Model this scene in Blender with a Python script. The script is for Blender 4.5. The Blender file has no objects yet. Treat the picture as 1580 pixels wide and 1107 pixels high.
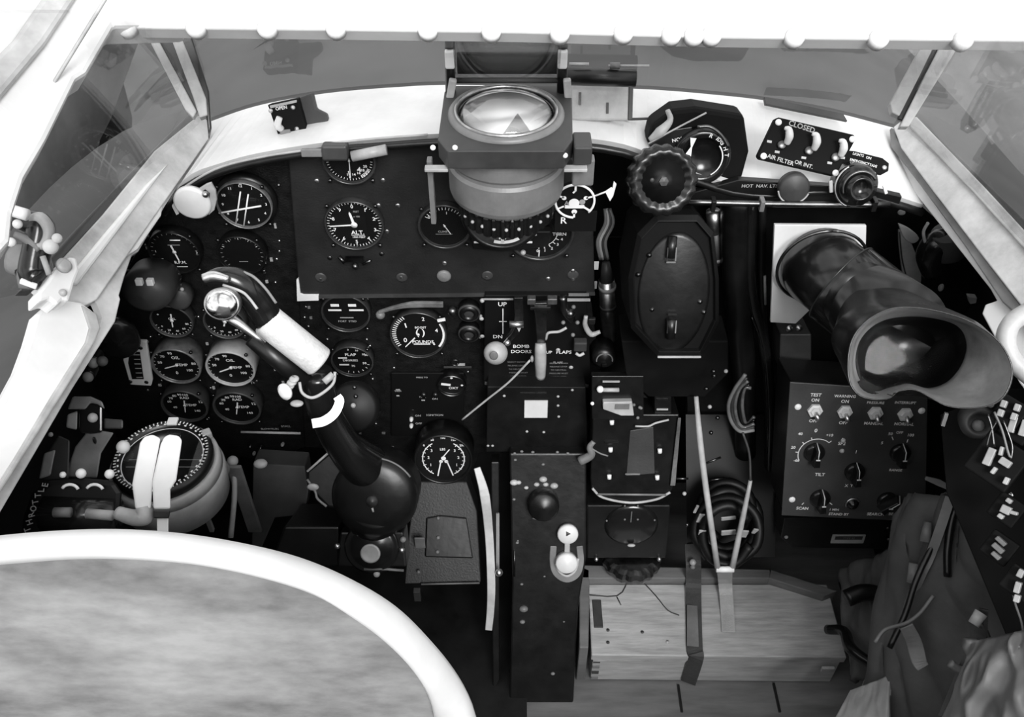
import bpy, bmesh, math, random
from math import sin, cos, pi, radians as R
from mathutils import Vector, Matrix, noise
random.seed(7)
sc = bpy.context.scene
COL = sc.collection
W, H, F = 1580, 1107, 1400.0
TH = R(44); CAM = Vector((0, 0, 1.55))
FWD = Vector((0, cos(TH), -sin(TH))); UPV = Vector((0, sin(TH), cos(TH)))

def ray(x, y):
    return FWD + Vector((1, 0, 0)) * ((x - 790) / F) + UPV * ((553.5 - y) / F)
def at(x, y, Y):
    d = ray(x, y); return CAM + d * (Y / d.y)
def atz(x, y, Z):
    d = ray(x, y); return CAM + d * ((Z - CAM.z) / d.z)
def ad(x, y, t):
    return CAM + ray(x, y) * t

# ---------------------------------------------------------------- frames
def frp(P, pitch=0, yaw=0, roll=0):
    base = Matrix(((1, 0, 0), (0, 0, -1), (0, 1, 0)))
    m = Matrix.Rotation(R(yaw), 3, 'Z') @ Matrix.Rotation(R(-pitch), 3, 'X') @ base @ Matrix.Rotation(R(roll), 3, 'Z')
    return Matrix.Translation(P) @ m.to_4x4()
def fr(x, y, Y, pitch=0, yaw=0, roll=0):
    return frp(at(x, y, Y), pitch, yaw, roll)
def frd(x, y, t, pitch=0, yaw=0, roll=0):
    return frp(ad(x, y, t), pitch, yaw, roll)
def frn(P, n, up=(0, 0, 1)):
    n = Vector(n).normalized(); ex = Vector(up).cross(n).normalized(); ey = n.cross(ex)
    m = Matrix((ex, ey, n)).transposed()
    return Matrix.Translation(P) @ m.to_4x4()

# ---------------------------------------------------------------- materials
def mat(name, col, rough=.5, metal=0, var=0, scale=30, bump=0, bscale=None, spec=.5, c2=None, coat=0, aniso=None, emis=0):
    m = bpy.data.materials.new(name); m.use_nodes = True
    nt = m.node_tree; b = nt.nodes['Principled BSDF']
    if not isinstance(col, (tuple, list)): col = (col, col, col)
    b.inputs['Base Color'].default_value = (*col, 1)
    b.inputs['Roughness'].default_value = rough; b.inputs['Metallic'].default_value = metal
    b.inputs['Specular IOR Level'].default_value = spec
    b.inputs['Coat Weight'].default_value = coat
    if emis:
        b.inputs['Emission Color'].default_value = (1, 1, 1, 1); b.inputs['Emission Strength'].default_value = emis
    if var or bump:
        tc = nt.nodes.new('ShaderNodeTexCoord'); mp = nt.nodes.new('ShaderNodeMapping')
        nt.links.new(tc.outputs['Object'], mp.inputs['Vector'])
        if aniso: mp.inputs['Scale'].default_value = aniso
    if var:
        n = nt.nodes.new('ShaderNodeTexNoise'); n.inputs['Scale'].default_value = scale
        n.inputs['Detail'].default_value = 6; n.inputs['Roughness'].default_value = .65
        nt.links.new(mp.outputs['Vector'], n.inputs['Vector'])
        cr = nt.nodes.new('ShaderNodeValToRGB'); nt.links.new(n.outputs['Fac'], cr.inputs['Fac'])
        a = tuple(max(0, c * (1 - var)) for c in col); d = c2 if c2 is not None else tuple(min(1, c * (1 + var)) for c in col)
        if not isinstance(d, (tuple, list)): d = (d, d, d)
        cr.color_ramp.elements[0].position = .3; cr.color_ramp.elements[1].position = .7
        cr.color_ramp.elements[0].color = (*a, 1); cr.color_ramp.elements[1].color = (*d, 1)
        nt.links.new(cr.outputs['Color'], b.inputs['Base Color'])
        mr = nt.nodes.new('ShaderNodeMapRange'); nt.links.new(n.outputs['Fac'], mr.inputs['Value'])
        mr.inputs['To Min'].default_value = max(.03, rough * .8); mr.inputs['To Max'].default_value = min(1, rough * 1.2)
        nt.links.new(mr.outputs['Result'], b.inputs['Roughness'])
    if bump:
        n2 = nt.nodes.new('ShaderNodeTexNoise'); n2.inputs['Scale'].default_value = bscale or scale * 3
        n2.inputs['Detail'].default_value = 4
        nt.links.new(mp.outputs['Vector'], n2.inputs['Vector'])
        bp = nt.nodes.new('ShaderNodeBump'); bp.inputs['Strength'].default_value = bump; bp.inputs['Distance'].default_value = .002
        nt.links.new(n2.outputs['Fac'], bp.inputs['Height']); nt.links.new(bp.outputs['Normal'], b.inputs['Normal'])
    return m

def glassmat(name, ior=1.45, rough=.02, tint=(1, 1, 1), gain=1.0):
    m = bpy.data.materials.new(name); m.use_nodes = True; nt = m.node_tree
    nt.nodes.remove(nt.nodes['Principled BSDF']); out = nt.nodes['Material Output']
    t = nt.nodes.new('ShaderNodeBsdfTransparent'); t.inputs['Color'].default_value = (*tint, 1)
    g = nt.nodes.new('ShaderNodeBsdfGlossy'); g.inputs['Roughness'].default_value = rough
    f = nt.nodes.new('ShaderNodeLayerWeight'); f.inputs['Blend'].default_value = .5
    pw = nt.nodes.new('ShaderNodeMath'); pw.operation = 'POWER'; pw.inputs[1].default_value = 5
    f0 = ((ior - 1) / (ior + 1)) ** 2
    mm = nt.nodes.new('ShaderNodeMath'); mm.operation = 'MULTIPLY_ADD'; mm.inputs[1].default_value = (1 - f0) * gain; mm.inputs[2].default_value = f0 * gain; mm.use_clamp = True
    nt.links.new(f.outputs['Facing'], pw.inputs[0])
    x = nt.nodes.new('ShaderNodeMixShader')
    nt.links.new(pw.outputs[0], mm.inputs[0]); nt.links.new(mm.outputs[0], x.inputs[0])
    nt.links.new(t.outputs[0], x.inputs[1]); nt.links.new(g.outputs[0], x.inputs[2])
    nt.links.new(x.outputs[0], out.inputs['Surface'])
    return m

M = dict(
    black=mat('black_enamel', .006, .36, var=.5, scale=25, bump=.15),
    blackg=mat('gloss_black', .009, .2, var=.3, scale=12),
    crackle=mat('crackle_black', .007, .42, var=.6, scale=60, bump=.5, bscale=400),
    panel=mat('panel_black', .014, .5, var=.35, scale=14, bump=.25, bscale=300),
    boxgrey=mat('box_dark_grey', .042, .5, var=.25, scale=9, bump=.2, bscale=300),
    dial=mat('dial_black', .004, .5, spec=.3),
    void=mat('matt_black', .005, .7, spec=.12, var=.4, scale=20),
    bowl=mat('compass_grey', .42, .45, var=.3, scale=14),
    dgrey=mat('dark_grey', .04, .5, var=.4, scale=14, bump=.2),
    mgrey=mat('mid_grey', .16, .5, var=.4, scale=12, bump=.2),
    lgrey=mat('light_grey', .38, .45, var=.3, scale=18, bump=.2),
    sight=mat('sight_grey', .15, .42, var=.25, scale=20),
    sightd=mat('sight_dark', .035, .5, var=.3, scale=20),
    bezel=mat('worn_bezel', .17, .38, metal=.3, var=.5, scale=40),
    bezeld=mat('dark_bezel', .03, .3, var=.5, scale=40),
    white=mat('white_paint', .7, .42, var=.2, scale=5, c2=.78, bump=.15),
    dirty=mat('dirty_white_paint', .42, .42, var=.4, scale=10, c2=(.68, .68, .68), bump=.4, bscale=35),
    cream=mat('mark_paint', .82, .5),
    greym=mat('grey_mark_paint', .32, .5),
    chrome=mat('chrome', .8, .16, metal=1),
    steel=mat('steel', .45, .3, metal=1, var=.4, scale=60),
    alu=mat('aluminium', .62, .35, metal=1, var=.3, scale=50),
    dsteel=mat('dark_steel', .12, .33, metal=1, var=.5, scale=40),
    rubber=mat('rubber', .008, .26, spec=.4, var=.4, scale=14, bump=.15, bscale=80),
    lining=mat('lit_rubber_lining', .2, .35, var=.6, scale=10, c2=.38, bump=.5, bscale=30),  # paler copy of the hood rubber; light on its inside is in the colour
    bind=mat('grip_binding', .58, .7, var=.1, scale=60, bump=.5, bscale=260),
    wood=mat('pine_wood', .40, .55, var=.3, scale=9, aniso=(1.2, 9, 9), bump=.3, bscale=30),
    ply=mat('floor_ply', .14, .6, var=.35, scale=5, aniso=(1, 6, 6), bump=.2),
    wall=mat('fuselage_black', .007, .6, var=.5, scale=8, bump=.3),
    canvas=mat('grey_canvas', .075, .75, var=.4, scale=7, bump=.6, bscale=60),
    leather=mat('grey_leather', .3, .5, var=.25, scale=8, c2=.42, bump=.4, bscale=30),
    leatherd=mat('seat_leather', .27, .6, var=.5, scale=9, c2=.42, bump=.3, bscale=14, aniso=(1, 1, 1.7)),
    visor=glassmat('visor_glass', gain=.3, rough=.08),
    skywhite=mat('lens_sky_white', .86, .25),  # white base colour stands in for sky reflected in the lens
    leatherc=mat('cushion_leather', .10, .5, var=.25, scale=6, c2=.16, bump=.3, bscale=40),
    strap=mat('webbing_dark', .05, .7, var=.3, scale=30, bump=.5, bscale=300),
    web=mat('webbing_light', .42, .7, var=.15, scale=40, bump=.5, bscale=300),
    glass=glassmat('instrument_glass'),
    pane=glassmat('window_pane', tint=(.95, .95, .95), gain=.22),
    lensg=glassmat('lens_glass', ior=1.6, gain=1.5),
    refl=glassmat('reflector_glass', ior=1.7, gain=1.6, tint=(.85, .85, .85)),
    nose=mat('nose_paint', .022, .6, var=.5, scale=3, c2=.05, aniso=(1, 2.2, 1)),
    ground=mat('tarmac', .05, .8, var=.5, scale=1.5, c2=.1),
    apron=mat('concrete', .12, .8, var=.4, scale=.9, c2=.24, aniso=(1, .4, 1)),
    nacelle=mat('nacelle_paint', .11, .5, var=.4, scale=3),
)

# ---------------------------------------------------------------- mesh builder
_glyph = {}
def glyphs(s):
    if s not in _glyph:
        c = bpy.data.curves.new('txt', 'FONT'); c.body = s; c.size = 1; c.align_x = 'CENTER'; c.align_y = 'CENTER'
        c.resolution_u = 2; c.offset = .015
        o = bpy.data.objects.new('txt', c); COL.objects.link(o)
        bpy.context.view_layer.update()
        me = bpy.data.meshes.new_from_object(o.evaluated_get(bpy.context.evaluated_depsgraph_get()))
        _glyph[s] = ([v.co.copy() for v in me.vertices], [tuple(p.vertices) for p in me.polygons])
        bpy.data.objects.remove(o); bpy.data.curves.remove(c); bpy.data.meshes.remove(me)
    return _glyph[s]

def spline(P, n=6):
    P = [Vector(p) for p in P]
    if len(P) < 3: return P
    out = []
    for i in range(len(P) - 1):
        p0 = P[i - 1] if i else P[0] * 2 - P[1]; p1, p2 = P[i], P[i + 1]
        p3 = P[i + 2] if i + 2 < len(P) else P[-1] * 2 - P[-2]
        for k in range(n):
            t = k / n
            out.append(.5 * ((2 * p1) + (p2 - p0) * t + (2 * p0 - 5 * p1 + 4 * p2 - p3) * t * t + (3 * p1 - p0 - 3 * p2 + p3) * t ** 3))
    out.append(P[-1]); return out

class MB:
    def __init__(s): s.v = []; s.f = []; s.s = []; s.T = None
    def add(s, vs, fs, smooth=False):
        b = len(s.v)
        for p in vs:
            p = Vector(p); s.v.append(s.T @ p if s.T else p)
        for f in fs: s.f.append(tuple(b + i for i in f)); s.s.append(smooth)
        return s
    def box(s, c, d, rot=None):
        c = Vector(c); x, y, z = d[0] / 2, d[1] / 2, d[2] / 2
        vs = [Vector((a * x, b * y, e * z)) for a in (-1, 1) for b in (-1, 1) for e in (-1, 1)]
        if rot is not None:
            q = Matrix.Rotation(R(rot), 3, 'Z') if not isinstance(rot, Matrix) else rot
            vs = [q @ v for v in vs]
        return s.add([c + v for v in vs], [(0, 1, 3, 2), (4, 6, 7, 5), (0, 4, 5, 1), (2, 3, 7, 6), (0, 2, 6, 4), (1, 5, 7, 3)])
    def poly(s, pts, z0, z1):
        n = len(pts)
        vs = [(p[0], p[1], z0) for p in pts] + [(p[0], p[1], z1) for p in pts]
        fs = [tuple(range(n)), tuple(range(n, 2 * n))] + [(i, (i + 1) % n, n + (i + 1) % n, n + i) for i in range(n)]
        return s.add(vs, fs)
    def hexa(s, a, b):   # two matching rings of points
        n = len(a)
        return s.add(list(a) + list(b), [tuple(range(n)), tuple(range(n, 2 * n))] + [(i, (i + 1) % n, n + (i + 1) % n, n + i) for i in range(n)])
    def lathe(s, prof, c=(0, 0, 0), seg=40, Mx=None, mod=None, ell=1, smooth=True, close=False):
        c = Vector(c); vs = []; fs = []
        for (r, z) in prof:
            for k in range(seg):
                a = 2 * pi * k / seg; rr = r * (mod(a) if mod else 1)
                p = Vector((rr * cos(a), rr * ell * sin(a), z))
                vs.append(c + (Mx @ p if Mx else p))
        m = len(prof)
        for i in range(m - 1 + (1 if close else 0)):
            i2 = (i + 1) % m
            for k in range(seg):
                k2 = (k + 1) % seg
                fs.append((i * seg + k, i * seg + k2, i2 * seg + k2, i2 * seg + k))
        if not close:
            if prof[0][0] > 1e-6: fs.append(tuple(range(seg)))
            if prof[-1][0] > 1e-6: fs.append(tuple((m - 1) * seg + k for k in range(seg)))
        return s.add(vs, fs, smooth)
    def cyl(s, c, r, z0, z1, seg=24, Mx=None):
        e = min(r * .12, abs(z1 - z0) * .2)
        return s.lathe([(r, z0), (r, z1 - e), (r - e, z1)], c, seg, Mx, smooth=False)
    def disc(s, c, r, z, seg=40, ell=1):
        return s.add([(c[0] + r * cos(2 * pi * k / seg), c[1] + ell * r * sin(2 * pi * k / seg), z) for k in range(seg)], [tuple(range(seg))])
    def tube(s, P, r, seg=10, sp=5, caps=True, flat=None):
        if sp and len(P) > 2:
            rr = r if not isinstance(r, (list, tuple)) else None
            Q = spline(P, sp)
            if rr is None:
                rs = []
                for i in range(len(P) - 1):
                    for k in range(sp): rs.append(r[i] + (r[i + 1] - r[i]) * k / sp)
                rs.append(r[-1])
            else: rs = [rr] * len(Q)
        else:
            Q = [Vector(p) for p in P]; rs = list(r) if isinstance(r, (list, tuple)) else [r] * len(Q)
        t0 = (Q[1] - Q[0]).normalized()
        u = t0.orthogonal().normalized() if flat is None else (Vector(flat) - t0 * Vector(flat).dot(t0)).normalized()
        vs = []; fs = []
        for i, p in enumerate(Q):
            t = (Q[min(i + 1, len(Q) - 1)] - Q[max(i - 1, 0)]).normalized()
            u = (u - t * u.dot(t)).normalized(); w = t.cross(u)
            for k in range(seg):
                a = 2 * pi * k / seg
                vs.append(p + (u * cos(a) + w * sin(a)) * rs[i])
        for i in range(len(Q) - 1):
            for k in range(seg):
                k2 = (k + 1) % seg; fs.append((i * seg + k, i * seg + k2, (i + 1) * seg + k2, (i + 1) * seg + k))
        if caps: fs += [tuple(range(seg)), tuple((len(Q) - 1) * seg + k for k in range(seg))]
        return s.add(vs, fs, True)
    def ribbon(s, P, w, th, nrm, sp=5):   # flat bar following P; width direction = tangent x nrm
        Q = spline(P, sp) if sp and len(P) > 2 else [Vector(p) for p in P]
        nrm = Vector(nrm).normalized(); vs = []; fs = []; n = len(Q)
        ws = w if isinstance(w, (list, tuple)) else [w] * 2
        for i, p in enumerate(Q):
            t = (Q[min(i + 1, n - 1)] - Q[max(i - 1, 0)]).normalized(); d = t.cross(nrm).normalized(); nn = d.cross(t).normalized()
            q = i / (n - 1) * (len(ws) - 1); k = min(int(q), len(ws) - 2); ww = ws[k] + (ws[k + 1] - ws[k]) * (q - k)
            for a, b in ((-1, -1), (1, -1), (1, 1), (-1, 1)): vs.append(p + d * a * ww / 2 + nn * b * th / 2)
        for i in range(n - 1):
            for k in range(4):
                k2 = (k + 1) % 4; fs.append((4 * i + k, 4 * i + k2, 4 * i + 4 + k2, 4 * i + 4 + k))
        fs += [(0, 1, 2, 3), (4 * n - 4, 4 * n - 3, 4 * n - 2, 4 * n - 1)]
        return s.add(vs, fs)
    def ball(s, c, r, sc3=(1, 1, 1), seg=20, rings=12):
        prof = [(r * sin(pi * i / rings), -r * cos(pi * i / rings)) for i in range(rings + 1)]
        prof[0] = (0, -r); prof[-1] = (0, r)
        return s.lathe(prof, c, seg, Matrix.Diagonal(Vector(sc3)))
    def text(s, t, x, y, size, z=0, rot=0, sx=1):
        vs, fs = glyphs(t); q = Matrix.Rotation(R(rot), 3, 'Z')
        return s.add([Vector((x, y, z)) + q @ Vector((v.x * size * sx, v.y * size, 0)) for v in vs], fs)
    def line(s, x0, y0, x1, y1, w, z=0, w2=None):
        d = Vector((x1 - x0, y1 - y0)); n = Vector((-d.y, d.x)).normalized(); a = n * w / 2; b = n * (w2 if w2 is not None else w) / 2
        return s.add([(x0 + a.x, y0 + a.y, z), (x0 - a.x, y0 - a.y, z), (x1 - b.x, y1 - b.y, z), (x1 + b.x, y1 + b.y, z)], [(0, 1, 2, 3)])
    def arc(s, r, w, a0, a1, z=0, c=(0, 0), n=None):
        n = n or max(4, int(abs(a1 - a0) / 8)); vs = []; fs = []
        for i in range(n + 1):
            a = R(a0 + (a1 - a0) * i / n)
            for q in (r - w / 2, r + w / 2): vs.append((c[0] + q * sin(a), c[1] + q * cos(a), z))
        for i in range(n): fs.append((2 * i, 2 * i + 1, 2 * i + 3, 2 * i + 2))
        return s.add(vs, fs)
    def ticks(s, n, a0, a1, r0, r1, w, z=0, c=(0, 0)):
        for i in range(n):
            a = R(a0 + (a1 - a0) * i / max(1, n - 1))
            s.line(c[0] + r0 * sin(a), c[1] + r0 * cos(a), c[0] + r1 * sin(a), c[1] + r1 * cos(a), w, z)
        return s
    def nums(s, L, a0, a1, r, size, z=0, c=(0, 0)):
        for i, t in enumerate(L):
            a = R(a0 + (a1 - a0) * i / max(1, len(L) - 1))
            s.text(str(t), c[0] + r * sin(a), c[1] + r * cos(a), size, z)
        return s
    def grid(s, fn, nu, nv, smooth=True):
        vs = [fn(i / nu, j / nv) for j in range(nv + 1) for i in range(nu + 1)]
        fs = [(j * (nu + 1) + i, j * (nu + 1) + i + 1, (j + 1) * (nu + 1) + i + 1, (j + 1) * (nu + 1) + i) for j in range(nv) for i in range(nu)]
        return s.add(vs, fs, smooth)
    def mesh(s, name, inv=None):
        me = bpy.data.meshes.new(name)
        vs = [inv @ v for v in s.v] if inv else s.v
        me.from_pydata([tuple(v) for v in vs], [], s.f)
        me.polygons.foreach_set('use_smooth', s.s)
        bm = bmesh.new(); bm.from_mesh(me); bmesh.ops.recalc_face_normals(bm, faces=bm.faces); bm.to_mesh(me); bm.free()
        return me

def finish(o, bev, sub=0, solid=0):
    if solid:
        m = o.modifiers.new('solid', 'SOLIDIFY'); m.thickness = solid; m.offset = -1
    if bev:
        m = o.modifiers.new('bev', 'BEVEL'); m.width = bev; m.segments = 2; m.limit_method = 'ANGLE'; m.angle_limit = R(40); m.use_clamp_overlap = True
    if sub:
        m = o.modifiers.new('sub', 'SUBSURF'); m.levels = sub; m.render_levels = sub

class T:
    """a thing: an Empty (or one mesh) with parts under it, everything in the local frame of Mx"""
    def __init__(s, name, label, cat, Mx, group=None, mb=None, m=None, bev=0, kind=None, world=False, sub=0, solid=0):
        s.M = Mx; s.inv = Mx.inverted()
        me = mb.mesh(name, s.inv if world else None) if mb else None
        s.o = bpy.data.objects.new(name, me); COL.objects.link(s.o); s.o.matrix_world = Mx
        if me:
            me.materials.append(M[m]); finish(s.o, bev, sub, solid)
        else: s.o.empty_display_size = .02
        if label: s.o['label'] = label
        if cat: s.o['category'] = cat
        if group: s.o['group'] = group
        if kind: s.o['kind'] = kind
    def w(s, p): return s.inv @ Vector(p)
    def pt(s, x, y, h=0):
        o = s.inv @ CAM; d = s.inv.to_3x3() @ ray(x, y)
        return o + d * ((h - o.z) / d.z)
    def pts(s, L, h=0): return [s.pt(x, y, h) for x, y in L]
    def part(s, name, mb, m, bev=0, parent=None, label=None, world=False, sub=0, solid=0, kind=None):
        me = mb.mesh(name, s.inv if world else None); me.materials.append(M[m])
        o = bpy.data.objects.new(name, me); COL.objects.link(o); o.parent = parent or s.o
        if label: o['label'] = label
        if kind: o['kind'] = kind
        finish(o, bev, sub, solid); return o

def helper(Mx):
    h = T.__new__(T); h.M = Mx; h.inv = Mx.inverted(); return h
def struct(name, mb, m, bev=0, solid=0, parent=None, sub=0):
    me = mb.mesh(name); me.materials.append(M[m]); o = bpy.data.objects.new(name, me); COL.objects.link(o)
    if parent: o.parent = parent
    else: o['kind'] = 'structure'
    finish(o, bev, sub, solid); return o

# ---------------------------------------------------------------- camera, sky, sun
cd = bpy.data.cameras.new('camera'); cam = bpy.data.objects.new('camera', cd); COL.objects.link(cam)
cd.lens = F / W * 36; cd.sensor_width = 36; cd.clip_start = .01
cam.location = CAM; cam.rotation_euler = (pi / 2 - TH, 0, 0); sc.camera = cam
wd = bpy.data.worlds.new('sky'); sc.world = wd; wd.use_nodes = True
nt = wd.node_tree; bg = nt.nodes['Background']
tc = nt.nodes.new('ShaderNodeTexCoord'); nz = nt.nodes.new('ShaderNodeTexNoise'); nz.inputs['Scale'].default_value = 2.2; nz.inputs['Detail'].default_value = 5
cr = nt.nodes.new('ShaderNodeValToRGB'); cr.color_ramp.elements[0].position = .38; cr.color_ramp.elements[1].position = .62
cr.color_ramp.elements[0].color = (.45, .45, .45, 1); cr.color_ramp.elements[1].color = (1.25, 1.25, 1.25, 1)
nt.links.new(tc.outputs['Generated'], nz.inputs['Vector']); nt.links.new(nz.outputs['Fac'], cr.inputs['Fac']); nt.links.new(cr.outputs['Color'], bg.inputs['Color'])
bg.inputs['Strength'].default_value = 1.3
sd = bpy.data.lights.new('sun', 'SUN'); sd.energy = 3.4; sd.angle = R(24); so = bpy.data.objects.new('sun', sd); COL.objects.link(so)
so.rotation_euler = Vector((-.22, .82, -.72)).to_track_quat('-Z', 'Y').to_euler(); so.location = (-1, -1, 4)
sc.view_settings.view_transform = 'Standard'; sc.view_settings.look = 'None'; sc.view_settings.gamma = 1
sc.view_settings.use_curve_mapping = False; sc.view_settings.exposure = 0.12
# ================================================================ SETTING
mb = MB().box((0, .35, -.02), (1.5, 2.0, .04)); struct('floor', mb, 'ply')
struct('wall_front', MB().box((0, 1.24, .31), (1.5, .04, .68)).box((0, 1.242, .40), (.9, .036, .86)), 'wall')
struct('wall_left', MB().box((-.73, .35, .34), (.04, 2.0, .70)), 'wall')
struct('wall_right', MB().box((.75, .35, .34), (.04, 2.0, .70)), 'wall')
struct('wall_back', MB().box((0, -.62, .6), (1.5, .04, 1.2)), 'dgrey')
# floor boards: battens and joints near the box
mb = MB()
for x0, y0, x1, y1 in ((1046, 1058, 1052, 1100), (1196, 1056, 1200, 1100), (1290, 900, 1330, 1000)):
    a, b = atz(x0, y0, 0), atz(x1, y1, 0); mb.box(((a + b) / 2 + Vector((0, 0, .002))), (.004, (a - b).length, .004))
struct('trim_5', mb, 'black')

# --- sill (white coaming under the windscreen)
up_ = [(318, 190), (380, 168), (440, 154), (520, 142), (620, 134), (700, 131), (870, 134), (1000, 138), (1100, 146), (1180, 155), (1280, 172), (1378, 197)]
lo_ = [(250, 318), (290, 272), (340, 252), (400, 236), (500, 220), (600, 212), (690, 206), (830, 208), (960, 222), (1060, 262), (1160, 290), (1250, 284), (1330, 288), (1425, 316)]
def resample(L, Y, n=60):
    P = spline([at(x, y, Y) for x, y in L], 8); s = [0]
    for a, b in zip(P, P[1:]): s.append(s[-1] + (b - a).length)
    out = []; k = 0
    for i in range(n + 1):
        q = s[-1] * i / n
        while k < len(s) - 2 and s[k + 1] < q: k += 1
        out.append(P[k].lerp(P[k + 1], (q - s[k]) / max(1e-9, s[k + 1] - s[k])))
    return out
U_ = resample(up_, 1.19); L_ = resample(lo_, 1.02)
mb = MB(); n = len(U_)
vs = []
for u, l in zip(U_, L_): vs += [u, l, u - Vector((0, -.004, .012)), l - Vector((0, -.004, .012))]
fs = []
for i in range(n - 1):
    a = 4 * i; b = a + 4
    fs += [(a, a + 1, b + 1, b), (a + 2, b + 2, b + 3, a + 3), (a + 1, a + 3, b + 3, b + 1), (a, b, b + 2, a + 2)]
mb.add(vs, fs, False)
sill = struct('trim_1', mb, 'white')
# black rolled edge strip of the coaming
struct('trim_2', MB().tube([p + Vector((0, -.004, -.010)) for p in L_[::3]], .0055, 8, 2), 'black')
mb = MB().tube([at(x, y, 1.008) for x, y in ((268, 300), (330, 262), (400, 243), (470, 232))], .0016, 8)
mb.tube([at(x, y, 1.008) for x, y in ((500, 222), (580, 214), (660, 208))], .0016, 8)
struct('trim_3', mb, 'lgrey')
# white line of the sealing strip and joint box on the sill
mb = MB().tube([at(x, y, 1.09) for x, y in ((882, 181), (960, 184), (1030, 182))], .0018, 8)
struct('trim_4', mb, 'dgrey')

# --- windscreen: top frame, posts, pane
Ptop = lambda x, y: ad(x, y, .805)
h = helper(frn(Ptop(790, 50), (0, -.62, .78)))
mb = MB(); a = h.pts([(-60, 42), (200, 43), (500, 46), (800, 50), (1100, 58), (1640, 64), (1760, 66), (1760, -90), (-60, -90)])
mb.T = h.M; mb.poly(a, -.02, 0); mb.T = None
bar = struct('trim_6', mb, 'white', bev=.002)
bar_o = bar
for x, y in ((195, 44), (302, 45), (412, 46), (518, 46), (660, 48), (758, 50), (864, 53), (962, 53), (1036, 56), (1071, 57), (1098, 57), (1226, 60), (1356, 62), (1486, 64)):
    b = MB(); b.T = h.M; p = h.pt(x, y - 2); b.lathe([(.0088, -.006), (.0088, .002), (.006, .004), (.0, .005)], p, 16); b.T = None
    struct('bolt', b, 'white', parent=bar_o)
CL = at(318, 186, 1.19); CR = at(1382, 196, 1.19)
TL = ad(232, 40, .80); TR = ad(1462, 52, .80)
TL2 = ad(150, 40, .76); TR2 = ad(1560, 40, .76)
# pane between sill and top frame
mb = MB(); tt = [TL.lerp(TR, i / (n - 1)) + Vector((0, 0, .01)) for i in range(n)]
vs = []
for u, t in zip(U_, tt): vs += [u + Vector((0, 0, .003)), t]
mb.add(vs, [(2 * i, 2 * i + 2, 2 * i + 3, 2 * i + 1) for i in range(n - 1)], True)
struct('window_1', mb, 'pane')
def bar_along(P, Q, w, th, nrm): return MB().ribbon([P, Q], w, th, nrm, 0)
# posts: three strips each (painted outer strip, dark gap, worn inner strip)
def strip(pts, n_, th, m, name='trim_7', bev=.0015, P0=None):
    hh = helper(frn(P0, n_)); mb = MB(); mb.T = hh.M; mb.poly(hh.pts(pts), -th, 0); mb.T = None
    return struct(name, mb, m, bev)
PL = CL.lerp(TL, .5); nl = (.25, -.75, .62)
strip([(218, 38), (232, 38), (304, 172), (298, 182), (286, 170)], nl, .02, 'dirty', 'trim_7', P0=PL)
strip([(232, 38), (268, 38), (316, 160), (304, 172)], nl, .012, 'dgrey', 'trim_8', P0=PL)
strip([(256, 38), (272, 38), (318, 152), (320, 178), (308, 182), (298, 150)], nl, .02, 'lgrey', 'trim_9', P0=PL + Vector((0, -.004, .004)))
strip([(262, 38), (290, 38), (322, 140), (326, 196), (322, 215), (318, 178)], nl, .01, 'black', 'trim_10', P0=PL)
PR = CR.lerp(TR, .5); nr = (-.25, -.75, .62)
strip([(1430, 56), (1452, 58), (1388, 180), (1376, 174), (1373, 160)], nr, .02, 'lgrey', 'trim_11', P0=PR)
strip([(1446, 56), (1460, 58), (1396, 188), (1384, 184)], nr, .012, 'black', 'trim_12', P0=PR)
strip([(1458, 56), (1486, 60), (1412, 180), (1402, 196), (1388, 196)], nr, .02, 'dirty', 'trim_13', P0=PR + Vector((0, -.004, .004)))
# side rails, planes facing the camera and inboard
nL = Vector((.75, -.1, .65)); nR = Vector((-.75, -.1, .65))
PL0 = Vector((-.43, 1.15, .905)); PR0 = Vector((.545, 1.15, .895))
strip([(306, 178), (322, 186), (322, 214), (150, 462), (128, 474), (100, 470), (60, 440), (160, 330), (240, 232)], nL, .02, 'dirty', 'trim_14', P0=PL0)
strip([(300, 168), (306, 178), (204, 284), (60, 440), (40, 440), (120, 352), (200, 268)], nL, .028, 'dgrey', 'trim_15', P0=PL0 - nL * .004)
strip([(228, 282), (262, 250), (150, 400), (120, 440), (104, 430), (160, 362)], nL, .02, 'white', 'trim_16', .003, P0=PL0 + nL * .004)
# bright thin inner edge strip with its gusset and lower run
strip([(322, 196), (326, 212), (256, 316), (214, 388), (204, 394), (192, 428), (184, 456), (186, 462), (178, 496), (112, 600), (0, 792), (-40, 850), (-40, 790), (0, 736), (100, 592), (150, 516), (158, 490), (148, 466), (134, 456), (168, 424), (250, 306)], nL, .012, 'dirty', 'trim_17', P0=PL0 - nL * .012)
strip([(240, 314), (252, 318), (250, 332), (214, 384), (196, 396), (190, 388)], nL, .006, 'white', 'trim_18', .003, P0=PL0 - nL * .006)
# big sliding-window frame end
hh = helper(frn(PL0 + nL * .012, nL)); mb = MB(); mb.T = hh.M
mb.poly(hh.pts([(100, 462), (126, 466), (146, 480), (152, 504), (146, 524), (84, 622), (0, 752), (-60, 840), (-60, 700), (0, 622), (28, 570), (44, 526), (56, 484), (76, 466)]), -.02, 0); mb.T = None
struct('trim_19', mb, 'white', .004)
hh = helper(frn(PL0 + nL * .014, nL)); mb = MB(); mb.T = hh.M
mb.poly(hh.pts([(126, 470), (150, 484), (156, 506), (148, 526), (92, 616), (0, 762), (-30, 800), (-30, 784), (0, 744), (80, 610), (132, 528), (138, 506)]), -.016, 0); mb.T = None
struct('trim_20', mb, 'lgrey', .002)
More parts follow.
